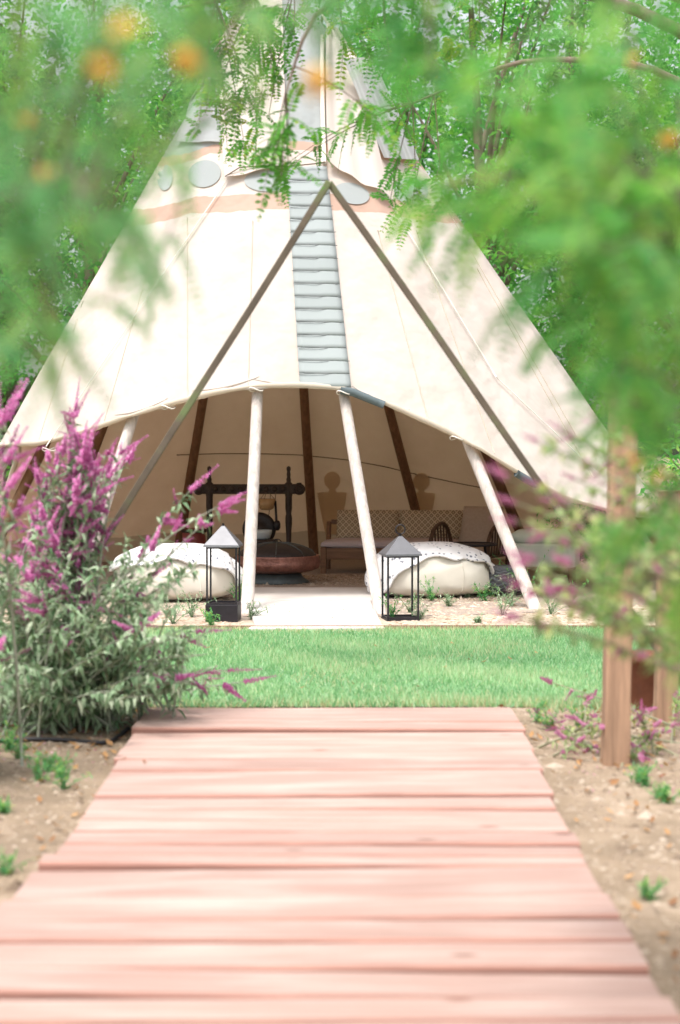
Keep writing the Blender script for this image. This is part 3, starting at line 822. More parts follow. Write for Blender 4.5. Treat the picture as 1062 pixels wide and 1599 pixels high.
# ================================================================= FIRE PIT
fc = at(433, 905, 16.6); 
fp = thing('fire_pit', 'round copper fire pit with domed black spark guard inside the tepee', 'fire pit', (fc[0], 16.6, 0.008))
MB().lathe([(0.0, 0.0), (0.30, 0.0), (0.31, 0.012), (0.25, 0.055), (0.215, 0.115), (0.0, 0.115)], n=40).build('base', pitbase_m, fp)
MB().lathe([(0.0, 0.09), (0.22, 0.095), (0.335, 0.115), (0.405, 0.145), (0.42, 0.20), (0.405, 0.25), (0.412, 0.258), (0.405, 0.267), (0.375, 0.264), (0.36, 0.22), (0.25, 0.16), (0, 0.15)], n=56).build('bowl', copper_m, fp)
gd = MB().lathe([(0.372, 0.262), (0.368, 0.280), (0.33, 0.312), (0.25, 0.350), (0.14, 0.378), (0.0, 0.386)], n=48).build('spark_guard', grate_m, fp)
for a in np.linspace(0, np.pi, 4, endpoint=False):
    s = np.linspace(-1, 1, 19)
    x = 0.372 * s
    z = np.interp(np.abs(x), [0, .14, .25, .33, .368, .372], [.389, .381, .353, .315, .283, .266])
    MB().tube(np.stack([x * math.cos(a), x * math.sin(a), z], -1), 0.006, 5).build('rib', pitbase_m, gd)
a_ = np.linspace(0, np.pi, 11)
MB().tube(np.stack([0.04 * np.cos(a_), 0 * a_, 0.383 + 0.035 * np.sin(a_)], -1), 0.005, 5).build('handle', black_m, gd)

# ================================================================= GONG STAND
gc = at(389, 800, 18.3)
gs = thing('gong_stand', 'dark carved wooden gong stand with turned posts and scrolled beam', 'gong stand', (gc[0], 18.3, 0.008))
hx = 0.42
for s in (-1, 1):
    MB().lathe([(0, 0.05), (.038, .05), (.038, .20), (.026, .23), (.036, .27), (.026, .30), (.030, .42), (.036, .5), (.036, .56), (.028, .60), (.036, .66), (.036, .78), (.04, .80), (.04, .92), (.022, .935), (.026, .96), (.018, .985), (.022, 1.02), (.016, 1.045), (.024, 1.07), (.020, 1.095), (0, 1.105)], (s * hx, 0, 0), 14).build('post', dark_m, gs)
    MB().box((s * hx, 0, 0.028), (0.09, 0.42, 0.056)).build('foot', dark_m, gs, smooth=False, bevel=0.012)
bm = MB().box((0, 0, 0.86), (1.06, 0.07, 0.105)).build('beam', dark_m, gs, smooth=False, bevel=0.012)
for s in (-1, 1):
    th_ = np.linspace(0, 4.2 * np.pi, 40)
    rr_ = 0.062 - 0.0035 * th_
    MB().tube(np.stack([s * (0.535 + 0 * th_) + s * rr_ * np.cos(th_ + 1.2), -0.028 + 0 * th_, 0.858 + rr_ * np.sin(th_ + 1.2)], -1), 0.013, 6).build('scroll', dark_m, bm)
    MB().lathe([(0, -.033), (.058, -.033), (.062, 0), (.058, .033), (0, .033)], (s * 0.535, 0, 0.858), 18, 'Y').build('scroll_block', dark_m, bm)
for k in range(9):
    MB().lathe([(0, -.008), (.03, -.006), (.034, 0.004), (0, 0.006)], (-0.36 + k * 0.09, -0.04, 0.86), 8, 'Y').build('carved_rosette', dark_m, bm)
gg = at(405, 826, 18.3)
go = thing('gong', 'round dark bronze gong hanging from the carved stand', 'gong', (gg[0], 18.26, gg[2]))
gong_m = M('gong_bronze', (0.03, 0.026, 0.026), 0.4, 0.3, 10, metallic=0.6)
MB().lathe([(0, -.03), (.05, -.028), (.065, -.015), (.13, -.012), (.17, -.010), (.178, .0), (.178, .04), (.168, .04), (.165, .006), (0, .0)], (0, 0, 0), 36, 'Y').build('disc', gong_m, go)
for s in (-1, 1):
    zt = 0.868 - 0.06 + 0.008 - gg[2]
    MB().tube([(s * 0.10, 0.03, 0.145), (s * 0.11, 0.02, zt * .6), (s * 0.12, 0.04, zt + 0.02)], 0.004, 5).build('cord', cord_m, go)
mp_ = at(432, 806, 18.2)
ml = thing('gong_mallet', 'black padded gong mallet hanging upright beside the gong', 'mallet', (mp_[0], 18.23, mp_[2]))
MB().tube([(0.0, 0, -0.10), (-.015, 0, 0.16)], 0.013, 8).build('handle', black_m, ml)
MB().lathe([(0, -.155), (.022, -.15), (.036, -.12), (.036, -.08), (.024, -.05), (0, -.045)], (0.004, 0, 0), 14).build('head', black_m, ml)
MB().tube([(-.015, 0, 0.155), (-.012, 0.03, 0.868 - 0.055 + .008 - mp_[2] + .03)], 0.004, 5).build('loop', cord_m, ml)
hb = at(416, 787, 18.2)
hbo = thing('hanging_bowl', 'small amber bowl hung on cords below the carved beam', 'bowl', (hb[0], 18.22, hb[2]))
MB().lathe([(0, -.065), (.05, -.062), (.075, -.045), (.095, .055), (.09, .055), (.07, -.035), (0, -.052)], (0, 0, 0), 24).build('bowl', amber_m, hbo)
for a in (0.3, 2.4, 4.5):
    MB().tube([(.09 * math.cos(a), .09 * math.sin(a), .05), (.02 * math.cos(a), .05, 0.868 - .052 + .008 - hb[2] + .012)], 0.003, 4).build('cord', cord_m, hbo)
# stool with singing bowl
sb = at(409, 842, 17.6)
st = thing('stool', 'low dark stool standing behind the copper fire pit', 'stool', (sb[0], 17.6, 0.008))
sh = sb[2] - 0.012
MB().lathe([(0, sh - .03), (.16, sh - .03), (.165, sh - .015), (.16, sh), (0, sh)], n=24).build('seat', dark_m, st)
for a in (0.6, 2.17, 3.74, 5.3):
    MB().tube([(.12 * math.cos(a), .12 * math.sin(a), sh - .02), (.15 * math.cos(a), .15 * math.sin(a), 0)], 0.015, 8).build('leg', dark_m, st)
MBb = MB().lathe([(0, .012), (.05, .0), (.085, .02), (.10, .07), (.102, .098), (.094, .098), (.09, .07), (.07, .03), (0, .02)], n=28)
tag(MBb.build('singing_bowl', bowl_m, loc=(sb[0], 17.6, sb[2] - 0.004)), 'pale frosted singing bowl on the stool behind the fire pit', 'bowl')
# red drum left of the gong stand
rd = at(303, 850, 18.6)
MBd = MB().lathe([(0, 0), (.11, 0), (.125, .02), (.13, .2), (.125, .40), (.10, .43), (0, .435)], n=24)
dr = MBd.build('drum', red_m, loc=(rd[0], 18.6, 0.008)); tag(dr, 'dark red floor drum behind the foot of the gong stand', 'drum')
MB().lathe([(.128, .385), (.137, .39), (.137, .42), (.124, .425)], n=24).build('hoop', dark_m, dr)

# ================================================================= SOFA, CHAIR, TABLE, BENCH
sx0 = at(503, 880, 17.75)[0]
SW = 1.50
sf = thing('sofa', 'low teak sofa with mauve seat cushion and diamond-patterned back cushions', 'sofa', (sx0 + SW / 2, 18.1, 0.008), R(-4))
for sx in (-1, 1):
    MB().box((sx * (SW / 2 - .035), -0.33, 0.135), (0.06, 0.07, 0.27)).build('leg', teak_m, sf, smooth=False, bevel=0.005)
    MB().tube([(sx * (SW / 2 - .035), 0.30, 0), (sx * (SW / 2 - .035), 0.33, 0.27), (sx * (SW / 2 - .035), 0.44, 0.50)], 0.026, 6).build('leg', teak_m, sf, smooth=False)
MB().box((0, -0.335, 0.205), (SW - 0.13, 0.04, 0.12)).build('front_rail', teak_m, sf, smooth=False, bevel=0.005)
MB().box((0, 0.0, 0.235), (SW - 0.13, 0.62, 0.03)).build('seat_deck', teak_m, sf, smooth=False)
MB().box((0, 0.445, 0.50), (SW - 0.12, 0.03, 0.05)).build('back_rail', teak_m, sf, smooth=False)
def cushion(w, d, h, mat, name, parent, loc, tilt=0.0, n=12):
    b = MB()
    U = np.linspace(-1, 1, n)
    X, Y = np.meshgrid(U, U, indexing='ij')
    f = (1 - np.abs(X) ** 6) * (1 - np.abs(Y) ** 6)
    top = np.stack([X * w / 2, Y * d / 2, h / 2 * (0.35 + 0.65 * np.sqrt(np.clip(f, 0, 1)))], -1)
    bot = top * np.array([1, 1, -1.0])
    b.grid(top)
    b.grid(bot[::-1])
    q = []
    per = [(i, 0) for i in range(n)] + [(n - 1, j) for j in range(1, n)] + [(i, n - 1) for i in range(n - 2, -1, -1)] + [(0, j) for j in range(n - 2, 0, -1)]
    for k in range(len(per)):
        (i, j), (i2, j2) = per[k], per[(k + 1) % len(per)]
        q.append([i * n + j, n * n + (n - 1 - i) * n + j, n * n + (n - 1 - i2) * n + j2, i2 * n + j2])
    b.F.append(np.array(q))
    o = b.build(name, mat, parent)
    o.location = loc; o.rotation_euler = (tilt, 0, 0)
    return o
cushion(SW - 0.02, 0.70, 0.10, cushion_m, 'seat_cushion', sf, (0, -0.02, 0.295))
for s in (-1, 1):
    w = (SW - 0.16) / 2
    b = MB(); n = 12
    U = np.linspace(-1, 1, n); X, Z = np.meshgrid(U, U, indexing='ij')
    f = np.sqrt(np.clip((1 - np.abs(X) ** 8) * (1 - np.abs(Z) ** 8), 0, 1))
    zz = 0.155 * Z; sl3 = 0.35
    fr = np.stack([X * w / 2 * (1 - 0.03 * (Z > 0.9)), -0.07 * (0.3 + 0.7 * f) + sl3 * zz, zz], -1)
    bk = np.stack([X * w / 2, 0.04 * (0.3 + 0.7 * f) + sl3 * zz, zz], -1)
    b.grid(fr); b.grid(bk[::-1])
    per = [(i, 0) for i in range(n)] + [(n - 1, j) for j in range(1, n)] + [(i, n - 1) for i in range(n - 2, -1, -1)] + [(0, j) for j in range(n - 2, 0, -1)]
    b.F.append(np.array([[i * n + j, n * n + (n - 1 - i) * n + j, n * n + (n - 1 - i2) * n + j2, i2 * n + j2] for (i, j), (i2, j2) in zip(per, per[1:] + per[:1])]))
    o = b.build('back_cushion', diamond_m, sf); o.location = (s * (w / 2 + 0.003) + 0.05, 0.34, 0.475)
# rattan chair
rc = at(737, 850, 17.3)
ch = thing('rattan_chair', 'low rattan armchair with curved slatted arms and beige back', 'chair', (rc[0] - .03, 17.3, 0.008), R(-26))
for s in (-1, 1):
    pts = bez((s * .30, -.30, .0), (s * .31, -.36, .48), (s * .31, -.02, .53), 10)
    pts = np.concatenate([pts, bez((s * .31, .04, .535), (s * .31, .30, .52), (s * .29, .32, .0), 10)])
    am = MB().tube(pts, 0.02, 8).build('arm', rattan_m, ch)
    for k in range(7):
        y = -.22 + k * .075
        z = .45 + .06 * math.sin((k + .5) / 7 * math.pi)
        MB().tube([(s * .295, y, .22), (s * .312, y, z + .01)], 0.009, 6).build('spindle', rattan_m, am)
    MB().tube([(s * .295, -.30, .22), (s * .295, .31, .22)], 0.014, 6).build('side_rail', rattan_m, ch)
cushion(.56, .56, .10, linen_m, 'seat_cushion', ch, (0, -.01, .27))
MB().box((0, 0.0, .215), (.60, .60, .02)).build('seat_deck', rattan_m, ch, smooth=False)
cushion(.42, .44, .09, linen_m, 'backrest', ch, (0, .32, .49), R(66))
# black side table
tb = at(733, 850, 16.2)
ta = thing('side_table', 'low black round table between the rattan armchair and the bean bag', 'table', (tb[0], 16.2, 0.008))
hz = at(733, 848, 16.2)[2]
MB().lathe([(0, hz - .03), (.255, hz - .03), (.26, hz - .02), (.26, hz - .008), (.252, hz - .008), (.25, hz - .018), (0, hz - .018)], n=36).build('top', black_m, ta)
for a in (0.4, 2.5, 4.6):
    MB().tube([(.16 * math.cos(a), .16 * math.sin(a), hz - .025), (.22 * math.cos(a), .22 * math.sin(a), 0)], 0.013, 8).build('leg', black_m, ta)
# pale sage bench
bp_ = at(856, 860, 15.9)
be = thing('storage_bench', 'pale sage upholstered bench under the raised tepee side', 'bench', (bp_[0], 16.1, 0.0), R(-14))
z0, z1, z2 = at(840, 886, 15.9)[2], at(840, 849, 15.9)[2], at(840, 829, 15.9)[2]
MB().box((0, 0, (z0 + z1) / 2), (.60, .40, z1 - z0)).build('body', bench_m, be, smooth=False, bevel=0.02)
cushion(.60, .40, z2 - z1 + .02, bench_m, 'seat_cushion', be, (0, 0, (z1 + z2) / 2))
for sx in (-1, 1):
    for sy in (-1, 1): MB().tube([(sx * .25, sy * .15, 0), (sx * .25, sy * .15, z0 + .01)], (0.015, 0.022), 8).build('leg', teak_m, be)

# ================================================================= A-FRAME, POSTS, POT, HOSE
YA = 8.35
ap = at(514, 291, YA)
fL = gnd(0, 0) if False else None
def foot_on_line(p0, p1, Y):
    a, b = at(*p0, Y), at(*p1, Y); d = b - a
    return a + d * ((-0.04 - a[2]) / d[2])
fl_ = foot_on_line((505, 300), (232, 736), YA); fr_ = foot_on_line((522, 300), (820, 722), YA)
af = thing('gable_frame', 'slim dark wooden A-shaped arch standing over the end of the boardwalk', 'arch', (0, YA, 0))
def rail(p0, p1, w, d):
    p0, p1 = np.array(p0), np.array(p1); ax = (p1 - p0); L = np.linalg.norm(ax); ax /= L
    side = np.cross(ax, [0, 1.0, 0]); side /= np.linalg.norm(side)
    n = 14; rows = []
    for s in np.linspace(0, 1, n):
        c = p0 + (p1 - p0) * s + side * 0.004 * math.sin(s * 9)
        rows.append([c + side * w / 2 * i + np.array([0, d / 2 * j, 0]) for i, j in ((-1, -1), (1, -1), (1, 1), (-1, 1))])
    b = MB().grid(np.array(rows), closed_v=True)
    b.F.append(np.array([[0, 1, 2, 3]])); b.F.append(np.array([[(n - 1) * 4 + q for q in (3, 2, 1, 0)]]))
    return b
for p, dy in ((fl_, -0.017), (fr_, 0.019)):
    o = rail(ap + np.array([0, dy, 0.02]), p + np.array([0, dy, 0]), 0.032, 0.034).build('rail', rail_m, None, smooth=False, bevel=0.004)
    o.parent = af; o.matrix_parent_inverse = Matrix.Translation((0, -YA, 0))
def post(label, px, py, w, top, lean=0.0):
    p = gnd(px, py)
    n = 12; rows = []
    for s in np.linspace(0, 1, n):
        z = -0.03 + s * (top + .03); cx = lean * s
        r_ = rng.normal(0, 0.0015, 4)
        rows.append([[cx - w / 2 + r_[0], -w / 2, z], [cx + w / 2 + r_[1], -w / 2, z], [cx + w / 2 + r_[2], w / 2, z], [cx - w / 2 + r_[3], w / 2, z]])
    b = MB().grid(np.array(rows), closed_v=True)
    b.F.append(np.array([[3, 2, 1, 0]])); b.F.append(np.array([[(n - 1) * 4 + q for q in (0, 1, 2, 3)]]))
    o = b.build('wooden_post', post_m, smooth=False, bevel=0.008, loc=(p[0], p[1] + w / 2, 0))
    return tag(o, label, 'post', 'square posts by the lawn')
post('square wooden post standing on bare soil beside the boardwalk end', 963, 1197, 0.105, 1.56, 0.03)
post('square wooden post behind the terracotta pot, deeper in the planting', 1041, 1135, 0.10, 1.1, 0.02)
pt = gnd(1012, 1118)
po = MB().lathe([(0, 0), (.075, 0), (.085, .02), (.115, .24), (.128, .245), (.128, .285), (.112, .285), (.105, .25), (0, .245)], n=28).build('plant_pot', pot_m, loc=(pt[0], pt[1] + .2, 0))
tag(po, 'dark terracotta plant pot between the two wooden posts', 'pot')
hp_ = [gnd(x, y, 0.012) for x, y in ((-160, 1162), (-60, 1157), (0, 1157), (50, 1154), (95, 1155), (130, 1158), (158, 1160), (172, 1158), (185, 1150), (200, 1138))]
tag(MB().tube(hp_, 0.0095, 8).build('garden_hose', hose_m), 'black irrigation hose lying on the soil below the purple sage', 'hose')

# ================================================================= PLANTS
# leaf template: a folded, arched blade, 2 quads
def leaf_arrays(P, D, N, L, Wd, curl=0.15):
    """P base (n,3), D direction, N up-ish normal, L length, Wd half width"""
    D = D / (np.linalg.norm(D, axis=1)[:, None] + 1e-9)
    S = np.cross(D, N); S /= np.linalg.norm(S, axis=1)[:, None] + 1e-9
    U = np.cross(S, D)
    L = L[:, None]; Wd = Wd[:, None]
    tip = P + D * L - U * L * curl * 1.6
    mid = P + D * L * 0.5 - U * L * 0.02
    l = P + D * L * 0.45 + S * Wd + U * L * 0.05
    r = P + D * L * 0.45 - S * Wd + U * L * 0.05
    V = np.stack([P, l, tip, r, mid], 1)
    n = len(P)
    q = np.array([[0, 4, 2, 1], [0, 3, 2, 4]])
    Fc = (np.arange(n)[:, None, None] * 5 + q[None]).reshape(-1, 4)
    return V.reshape(-1, 3), Fc
def rdir(r, n):
    v = r.normal(size=(n, 3)); return v / np.linalg.norm(v, axis=1)[:, None]

# ---- background trees
def bg_tree_meshes(seed, hgt, rad, nclump, nleaf, low):
    r = np.random.default_rng(seed)
    tr = MB()
    trunk = np.stack([np.linspace(0, .3, 7) * r.normal() , np.linspace(0, .3, 7) * r.normal(), np.linspace(-.1, hgt * .8, 7)], -1)
    tr.tube(trunk, np.linspace(.17, .04, 7), 9)
    cl = []
    while len(cl) < nclump:
        p = r.uniform(-1, 1, 3)
        if (p ** 2).sum() > 1 or (p ** 2).sum() < 0.12: continue
        cl.append([p[0] * rad, p[1] * rad, low + (hgt - low) * (p[2] * .5 + .5)])
    cl = np.array(cl)
    for c in cl[::3]:
        z = np.clip(c[2] * .6, .5, hgt * .75)
        a = np.array([np.interp(z, trunk[:, 2], trunk[:, 0]), np.interp(z, trunk[:, 2], trunk[:, 1]), z])
        tr.tube(bez(a, (a + c) / 2 + [0, 0, .35], c, 7), np.linspace(.05, .012, 7), 5)
    k = r.integers(0, nclump, nleaf)
    size = r.uniform(.28, .62, nclump)
    P = cl[k] + r.normal(size=(nleaf, 3)) * size[k][:, None] * np.array([1, 1, .7])
    D = rdir(r, nleaf); D[:, 2] = D[:, 2] * .6 - .25
    out = P - np.array([0, 0, (low + hgt) / 2])
    N = rdir(r, nleaf) + np.array([0, 0, 1.0])
    V, Fc = leaf_arrays(P, D, N, r.uniform(.09, .17, nleaf), r.uniform(.02, .04, nleaf))
    tone = r.normal(.5, .2, nclump)[k] + r.normal(0, .16, nleaf)
    cr = MB().add(V, [Fc], np.repeat(np.clip(tone, 0, 1), 5))
    return tr.mesh('trunk'), cr.mesh('crown', False)
bgm = [bg_tree_meshes(s, h, rd_, nc, nl, lo) for s, h, rd_, nc, nl, lo in ((21, 9.5, 2.3, 70, 11500, 0.6), (22, 8.6, 2.5, 70, 12000, 0.4), (23, 10.2, 2.1, 66, 11500, 1.2))]
for a, b in bgm: a.materials.append(bark_m); b.materials.append(bgleaf_m)
spots = [(-6.6, 24.2, 0), (-3.6, 23.4, 1), (-0.8, 24.6, 2), (2.2, 23.6, 0), (4.9, 22.8, 1), (7.8, 24.0, 2), (-5.2, 27.5, 2), (-2.2, 28.0, 0), (.9, 28.2, 1), (3.8, 27.6, 2), (6.6, 28.0, 0), (-8.6, 27.5, 1), (9.4, 27.2, 1)]
for i, (x, y, k) in enumerate(spots):
    t = thing('leafy_tree', 'tall leafy green tree standing close behind the tepee' if y < 26 else 'tall leafy green tree deeper in the wood, behind the nearer trees', 'tree', (x, y, 0), rng.uniform(0, 6.28), 'trees close behind the tepee' if y < 26 else 'trees deeper in the wood')
    s = rng.uniform(.92, 1.08); t.scale = (s, s, s)
    link('trunk', bgm[k][0], t); link('crown', bgm[k][1], t)
# ---- shrubs beside the tepee
def shrub(name, label, loc, hgt, rad, nleaf, seed, mat, L=(.06, .11), Wd=(.010, .02), nst=16, group=None):
    r = np.random.default_rng(seed)
    t = thing(name, label, 'shrub', loc, 0, group)
    st_ = MB(); lv = MB()
    ends = []
    for k in range(nst):
        a = r.uniform(0, 6.28); q = np.sqrt(r.uniform(.05, 1)) * rad
        e = np.array([q * math.cos(a), q * math.sin(a), hgt * r.uniform(.45, 1.0) * (1 - .35 * (q / rad) ** 2)])
        pts = bez((r.normal(0, .06), r.normal(0, .06), -.03), (e[0] * .35, e[1] * .35, e[2] * .7), e, 9)
        st_.tube(pts, np.linspace(.016, .004, 9), 5); ends.append(pts)
    ends = np.array(ends)
    i = r.integers(0, nst, nleaf); j = np.clip((r.power(2.0, nleaf) * 8), 0, 8).astype(int)
    P = ends[i, j] + r.normal(size=(nleaf, 3)) * rad * .16
    P[:, 2] = np.maximum(P[:, 2], .03)
    D = rdir(r, nleaf); D[:, 2] = D[:, 2] * .7 + .1
    V, Fc = leaf_arrays(P, D, rdir(r, nleaf) + [0, 0, 1.0], r.uniform(*L, nleaf), r.uniform(*Wd, nleaf))
    lv.add(V, [Fc], np.repeat(np.clip(r.normal(.5, .12, nst)[i] + r.normal(0, .2, nleaf), 0, 1), 5))
    st_.build('stems', stem_m, t); lv.build('foliage', mat, t, smooth=False)
    return t
shrub('green_shrub', 'tall green shrub right behind the wooden posts', (3.0, 12.6, 0), 2.3, .85, 5200, 31, fgleaf2_m)
shrub('green_shrub', 'rounded green shrub past the storage bench beside the tepee', (4.1, 15.6, 0), 2.4, 1.0, 5200, 32, fgleaf2_m)
shrub('green_shrub', 'low green shrub behind the storage bench under the tepee side', (2.75, 17.9, 0), .75, .7, 2600, 33, fgleaf2_m)
shrub('green_shrub', 'dark green shrub behind the tepee on the open side', (4.9, 19.4, 0), 3.2, 1.2, 6000, 34, fgleaf2_m)
shrub('green_shrub', 'green shrub beyond the purple sage beside the tepee', (-4.6, 15.4, 0), 2.2, 1.0, 4500, 35, fgleaf2_m)

# ---- salvia bushes: stems, lance leaves and separate flower spikes
def spike_mesh(seed, L, mat, nf=15, fl=.016):
    r = np.random.default_rng(seed)
    b = MB()
    t = np.linspace(0, 1, 8); bend = r.normal(0, .10)
    ax = np.stack([bend * t ** 2 * L, 0 * t, t * L], -1)
    b.tube(ax, np.linspace(.0025, .001, 8), 4, a=.2)
    Ps, Ds, Ls = [], [], []
    for k in range(nf):
        s = (k + .4) / nf
        c = np.array([bend * s ** 2 * L, 0, s * L])
        m = 7 if s < .8 else 5
        for q in range(m):
            a = q * 6.283 / m + k * .5 + r.normal(0, .2)
            Ps.append(c); Ds.append([math.cos(a), math.sin(a), r.uniform(.25, .9)]); Ls.append(fl * (1.1 - .6 * s) * r.uniform(.7, 1.35))
    Ps, Ds, Ls = np.array(Ps), np.array(Ds), np.array(Ls)
    V, Fc = leaf_arrays(Ps, Ds, np.tile([0, 0, 1.0], (len(Ps), 1)), Ls, Ls * .38, .2)
    b.add(V, [Fc], np.repeat(np.clip(r.normal(.5, .25, len(Ps)), 0, 1), 5))
    me = b.mesh('flower_spike', False); me.materials.append(mat); return me
spk = [spike_mesh(40 + k, L, flower_m, nf, .019) for k, (L, nf) in enumerate(((.09, 8), (.12, 10), (.15, 12), (.20, 14)))]
spkp = [spike_mesh(50 + k, L, pinkfl_m, 11, .024) for k, L in enumerate((.10, .14, .18))]
def put_spike(t, me, P, D, s=1.0):
    o = link('flower_spike', me, t)
    o.location = P - np.array(t.location)
    o.rotation_euler = Vector(D).to_track_quat('Z', 'Y').to_euler()
    o.scale = (s, s, s)
    return o
def salvia(name, label, base, tips, flowers, seed, leafmat_, spikes, L=(.05, .10), Wd=(.006, .012), per=26, spread=.10, sub=3, group=None, flscale=1.0, stemm=None, mx_=.35, lp=1.4):
    """tips: array of 3-D stem ends; flowers: bool or probability per tip"""
    r = np.random.default_rng(seed)
    t = thing(name, label, 'flowering bush', base, 0, group)
    st_, lv = MB(), MB(); base = np.array(base)
    for k, e in enumerate(tips):
        e = np.array(e, float)
        b0 = base + np.array([r.normal(0, spread), r.normal(0, spread), -.02])
        mid = b0 + (e - b0) * np.array([mx_, .35, .78 if mx_ < .3 else .68]) + r.normal(0, .03, 3)
        pts = bez(b0, mid, e, 12)
        st_.tube(pts - base, np.linspace(.0075, .0022, 12), 5)
        T = np.gradient(pts, axis=0)
        n = int(per * r.uniform(.7, 1.3))
        s = r.power(lp, n) * 10.5 + .3
        i = s.astype(int).clip(0, 10); f = (s - i)[:, None]
        P = pts[i] * (1 - f) + pts[i + 1] * f
        side = rdir(r, n)
        D = side + T[i] / (np.linalg.norm(T[i], axis=1)[:, None] + 1e-9) * .7; D[:, 2] -= .1
        ll = r.uniform(*L, n) * (1.15 - .035 * s)
        ll *= np.where(P[:, 2] < .02, 0.01, 1)
        V, Fc = leaf_arrays(P - base, D, rdir(r, n) * .5 + [0, 0, 1.0], ll, r.uniform(*Wd, n), .22)
        lv.add(V, [Fc], np.repeat(np.clip(r.normal(.5, .24, n), 0, 1), 5))
        pf = flowers if np.isscalar(flowers) else flowers[k]
        if r.random() < pf:
            d = T[-1] / np.linalg.norm(T[-1])
            put_spike(t, spikes[r.integers(len(spikes))], e - d * .01, d + r.normal(0, .08, 3), flscale * r.uniform(.85, 1.15))
            for q in range(sub):
                i2 = r.integers(5 if lp < 2 else 8, 12)
                d2 = T[i2] / np.linalg.norm(T[i2]) + rdir(r, 1)[0] * 1.0
                put_spike(t, spikes[r.integers(len(spikes))], pts[i2], d2, flscale * r.uniform(.6, 1.0))
    st_.build('stems', stemm or greystem_m, t); lv.build('foliage', leafmat_, t, smooth=False)
    return t
r2 = np.random.default_rng(77)
def tipset(lst, Y0, Y1, jit=8):
    return [at(x + r2.normal(0, jit), y + r2.normal(0, jit), r2.uniform(Y0, Y1)) for x, y in lst]
fl_t = tipset([(125, 690), (150, 692), (190, 700), (175, 712), (200, 712), (85, 710), (110, 715), (145, 725), (175, 745), (120, 755), (150, 760), (150, 790), (175, 735), (130, 795), (95, 750), (70, 780), (50, 820), (95, 800)], 7.7, 8.2)
fl_t += tipset([(330, 790), (352, 795), (20, 880), (60, 920), (100, 930)], 7.4, 7.9)
for _ in range(24):
    y_ = 745 + r2.normal(0, 36); fl_t.append(at(118 + np.clip(r2.normal(0, 34), -70, 42) - (y_ - 740) * .22, y_, r2.uniform(7.7, 8.2)))
fl_t += [at(60 + r2.normal(0, 35), 860 + r2.normal(0, 30), r2.uniform(7.3, 7.7)) for _ in range(5)]
gr_t = tipset([(277, 770), (262, 850), (240, 880), (300, 880), (310, 920), (210, 870), (180, 880), (260, 930), (320, 970), (290, 1000), (330, 1010), (250, 960), (220, 930), (170, 950), (130, 960), (90, 1000), (200, 1000), (240, 1020), (270, 1040), (150, 1020), (60, 1040), (110, 1060), (190, 1060), (230, 1075), (20, 1030), (40, 1080), (150, 1090)], 7.2, 8.1, 14)
gr_t += [at(r2.uniform(-60, 290), r2.uniform(860, 1100), r2.uniform(7.1, 8.3)) for _ in range(70)]
gr_t += [at(r2.uniform(200, 330), r2.uniform(880, 1080), r2.uniform(7.5, 8.4)) for _ in range(26)]
lo_t = tipset([(385, 1062), (362, 1048), (330, 1060), (280, 1062), (300, 1075)], 7.9, 8.4, 3)
bs = gnd(95, 1128)
salvia('purple_sage', 'large grey-green sage bush with magenta flower spikes beside the boardwalk', (bs[0], bs[1], 0), fl_t + gr_t + lo_t, [1.0] * len(fl_t) + [.10] * len(gr_t) + [.9] * len(lo_t), 61, sage_m, spk, per=56, spread=.18, sub=9, flscale=.9)
fl2 = tipset([(0, 660), (12, 650), (15, 690), (-10, 670), (-5, 720), (15, 735), (0, 770), (-20, 740), (20, 800), (-30, 790), (0, 840)], 6.5, 6.9)
fl2 += [at(r2.uniform(-130, 50), r2.uniform(720, 1080), r2.uniform(6.3, 7.0)) for _ in range(26)]
bs2 = gnd(-70, 1200)
salvia('purple_sage', 'sage bush with magenta spikes crowding the large sage above the hose', (bs2[0], bs2[1], 0), fl2, [1.0] * 11 + [.3] * 26, 62, sage_m, spk, per=44, spread=.12, sub=4)
# blooming salvia right of the boardwalk
rt = tipset([(700, 700), (785, 790), (800, 735), (830, 680), (870, 665), (905, 690), (935, 680), (850, 760), (890, 740), (790, 830), (840, 830), (880, 800), (925, 760), (860, 880), (820, 900), (900, 860), (840, 970)][1:], 3.5, 4.3, 10)
rt += [at(r2.uniform(800, 960), r2.uniform(690, 980), r2.uniform(3.5, 4.4)) for _ in range(14)]
b3 = np.array([1.32, 3.9, 0.0])
salvia('pink_salvia', 'arching salvia with pink flowers and thin stems in front of the wooden posts', tuple(b3), rt, .95, 63, salv_m, spkp, per=50, sub=3, lp=3.0, L=(.03, .06), Wd=(.006, .012), flscale=.40, stemm=stem_m, mx_=.12)
# low flowering plants round the post
rl = [gnd(x, y) + [0, 0, r2.uniform(.04, .2)] for x, y in ((840, 1130), (870, 1150), (900, 1165), (930, 1150), (905, 1190), (880, 1180), (1000, 1180), (1010, 1150), (1035, 1170), (1050, 1190), (1055, 1140), (1000, 1200), (940, 1195), (860, 1120), (915, 1125))]
salvia('pink_salvia', 'low sprawling salvia with magenta flowers at the foot of the posts', tuple(gnd(985, 1172)), rl, .9, 64, salv_m, spkp, per=30, sub=4, L=(.03, .055), Wd=(.005, .011), flscale=.5, spread=.25, stemm=stem_m)

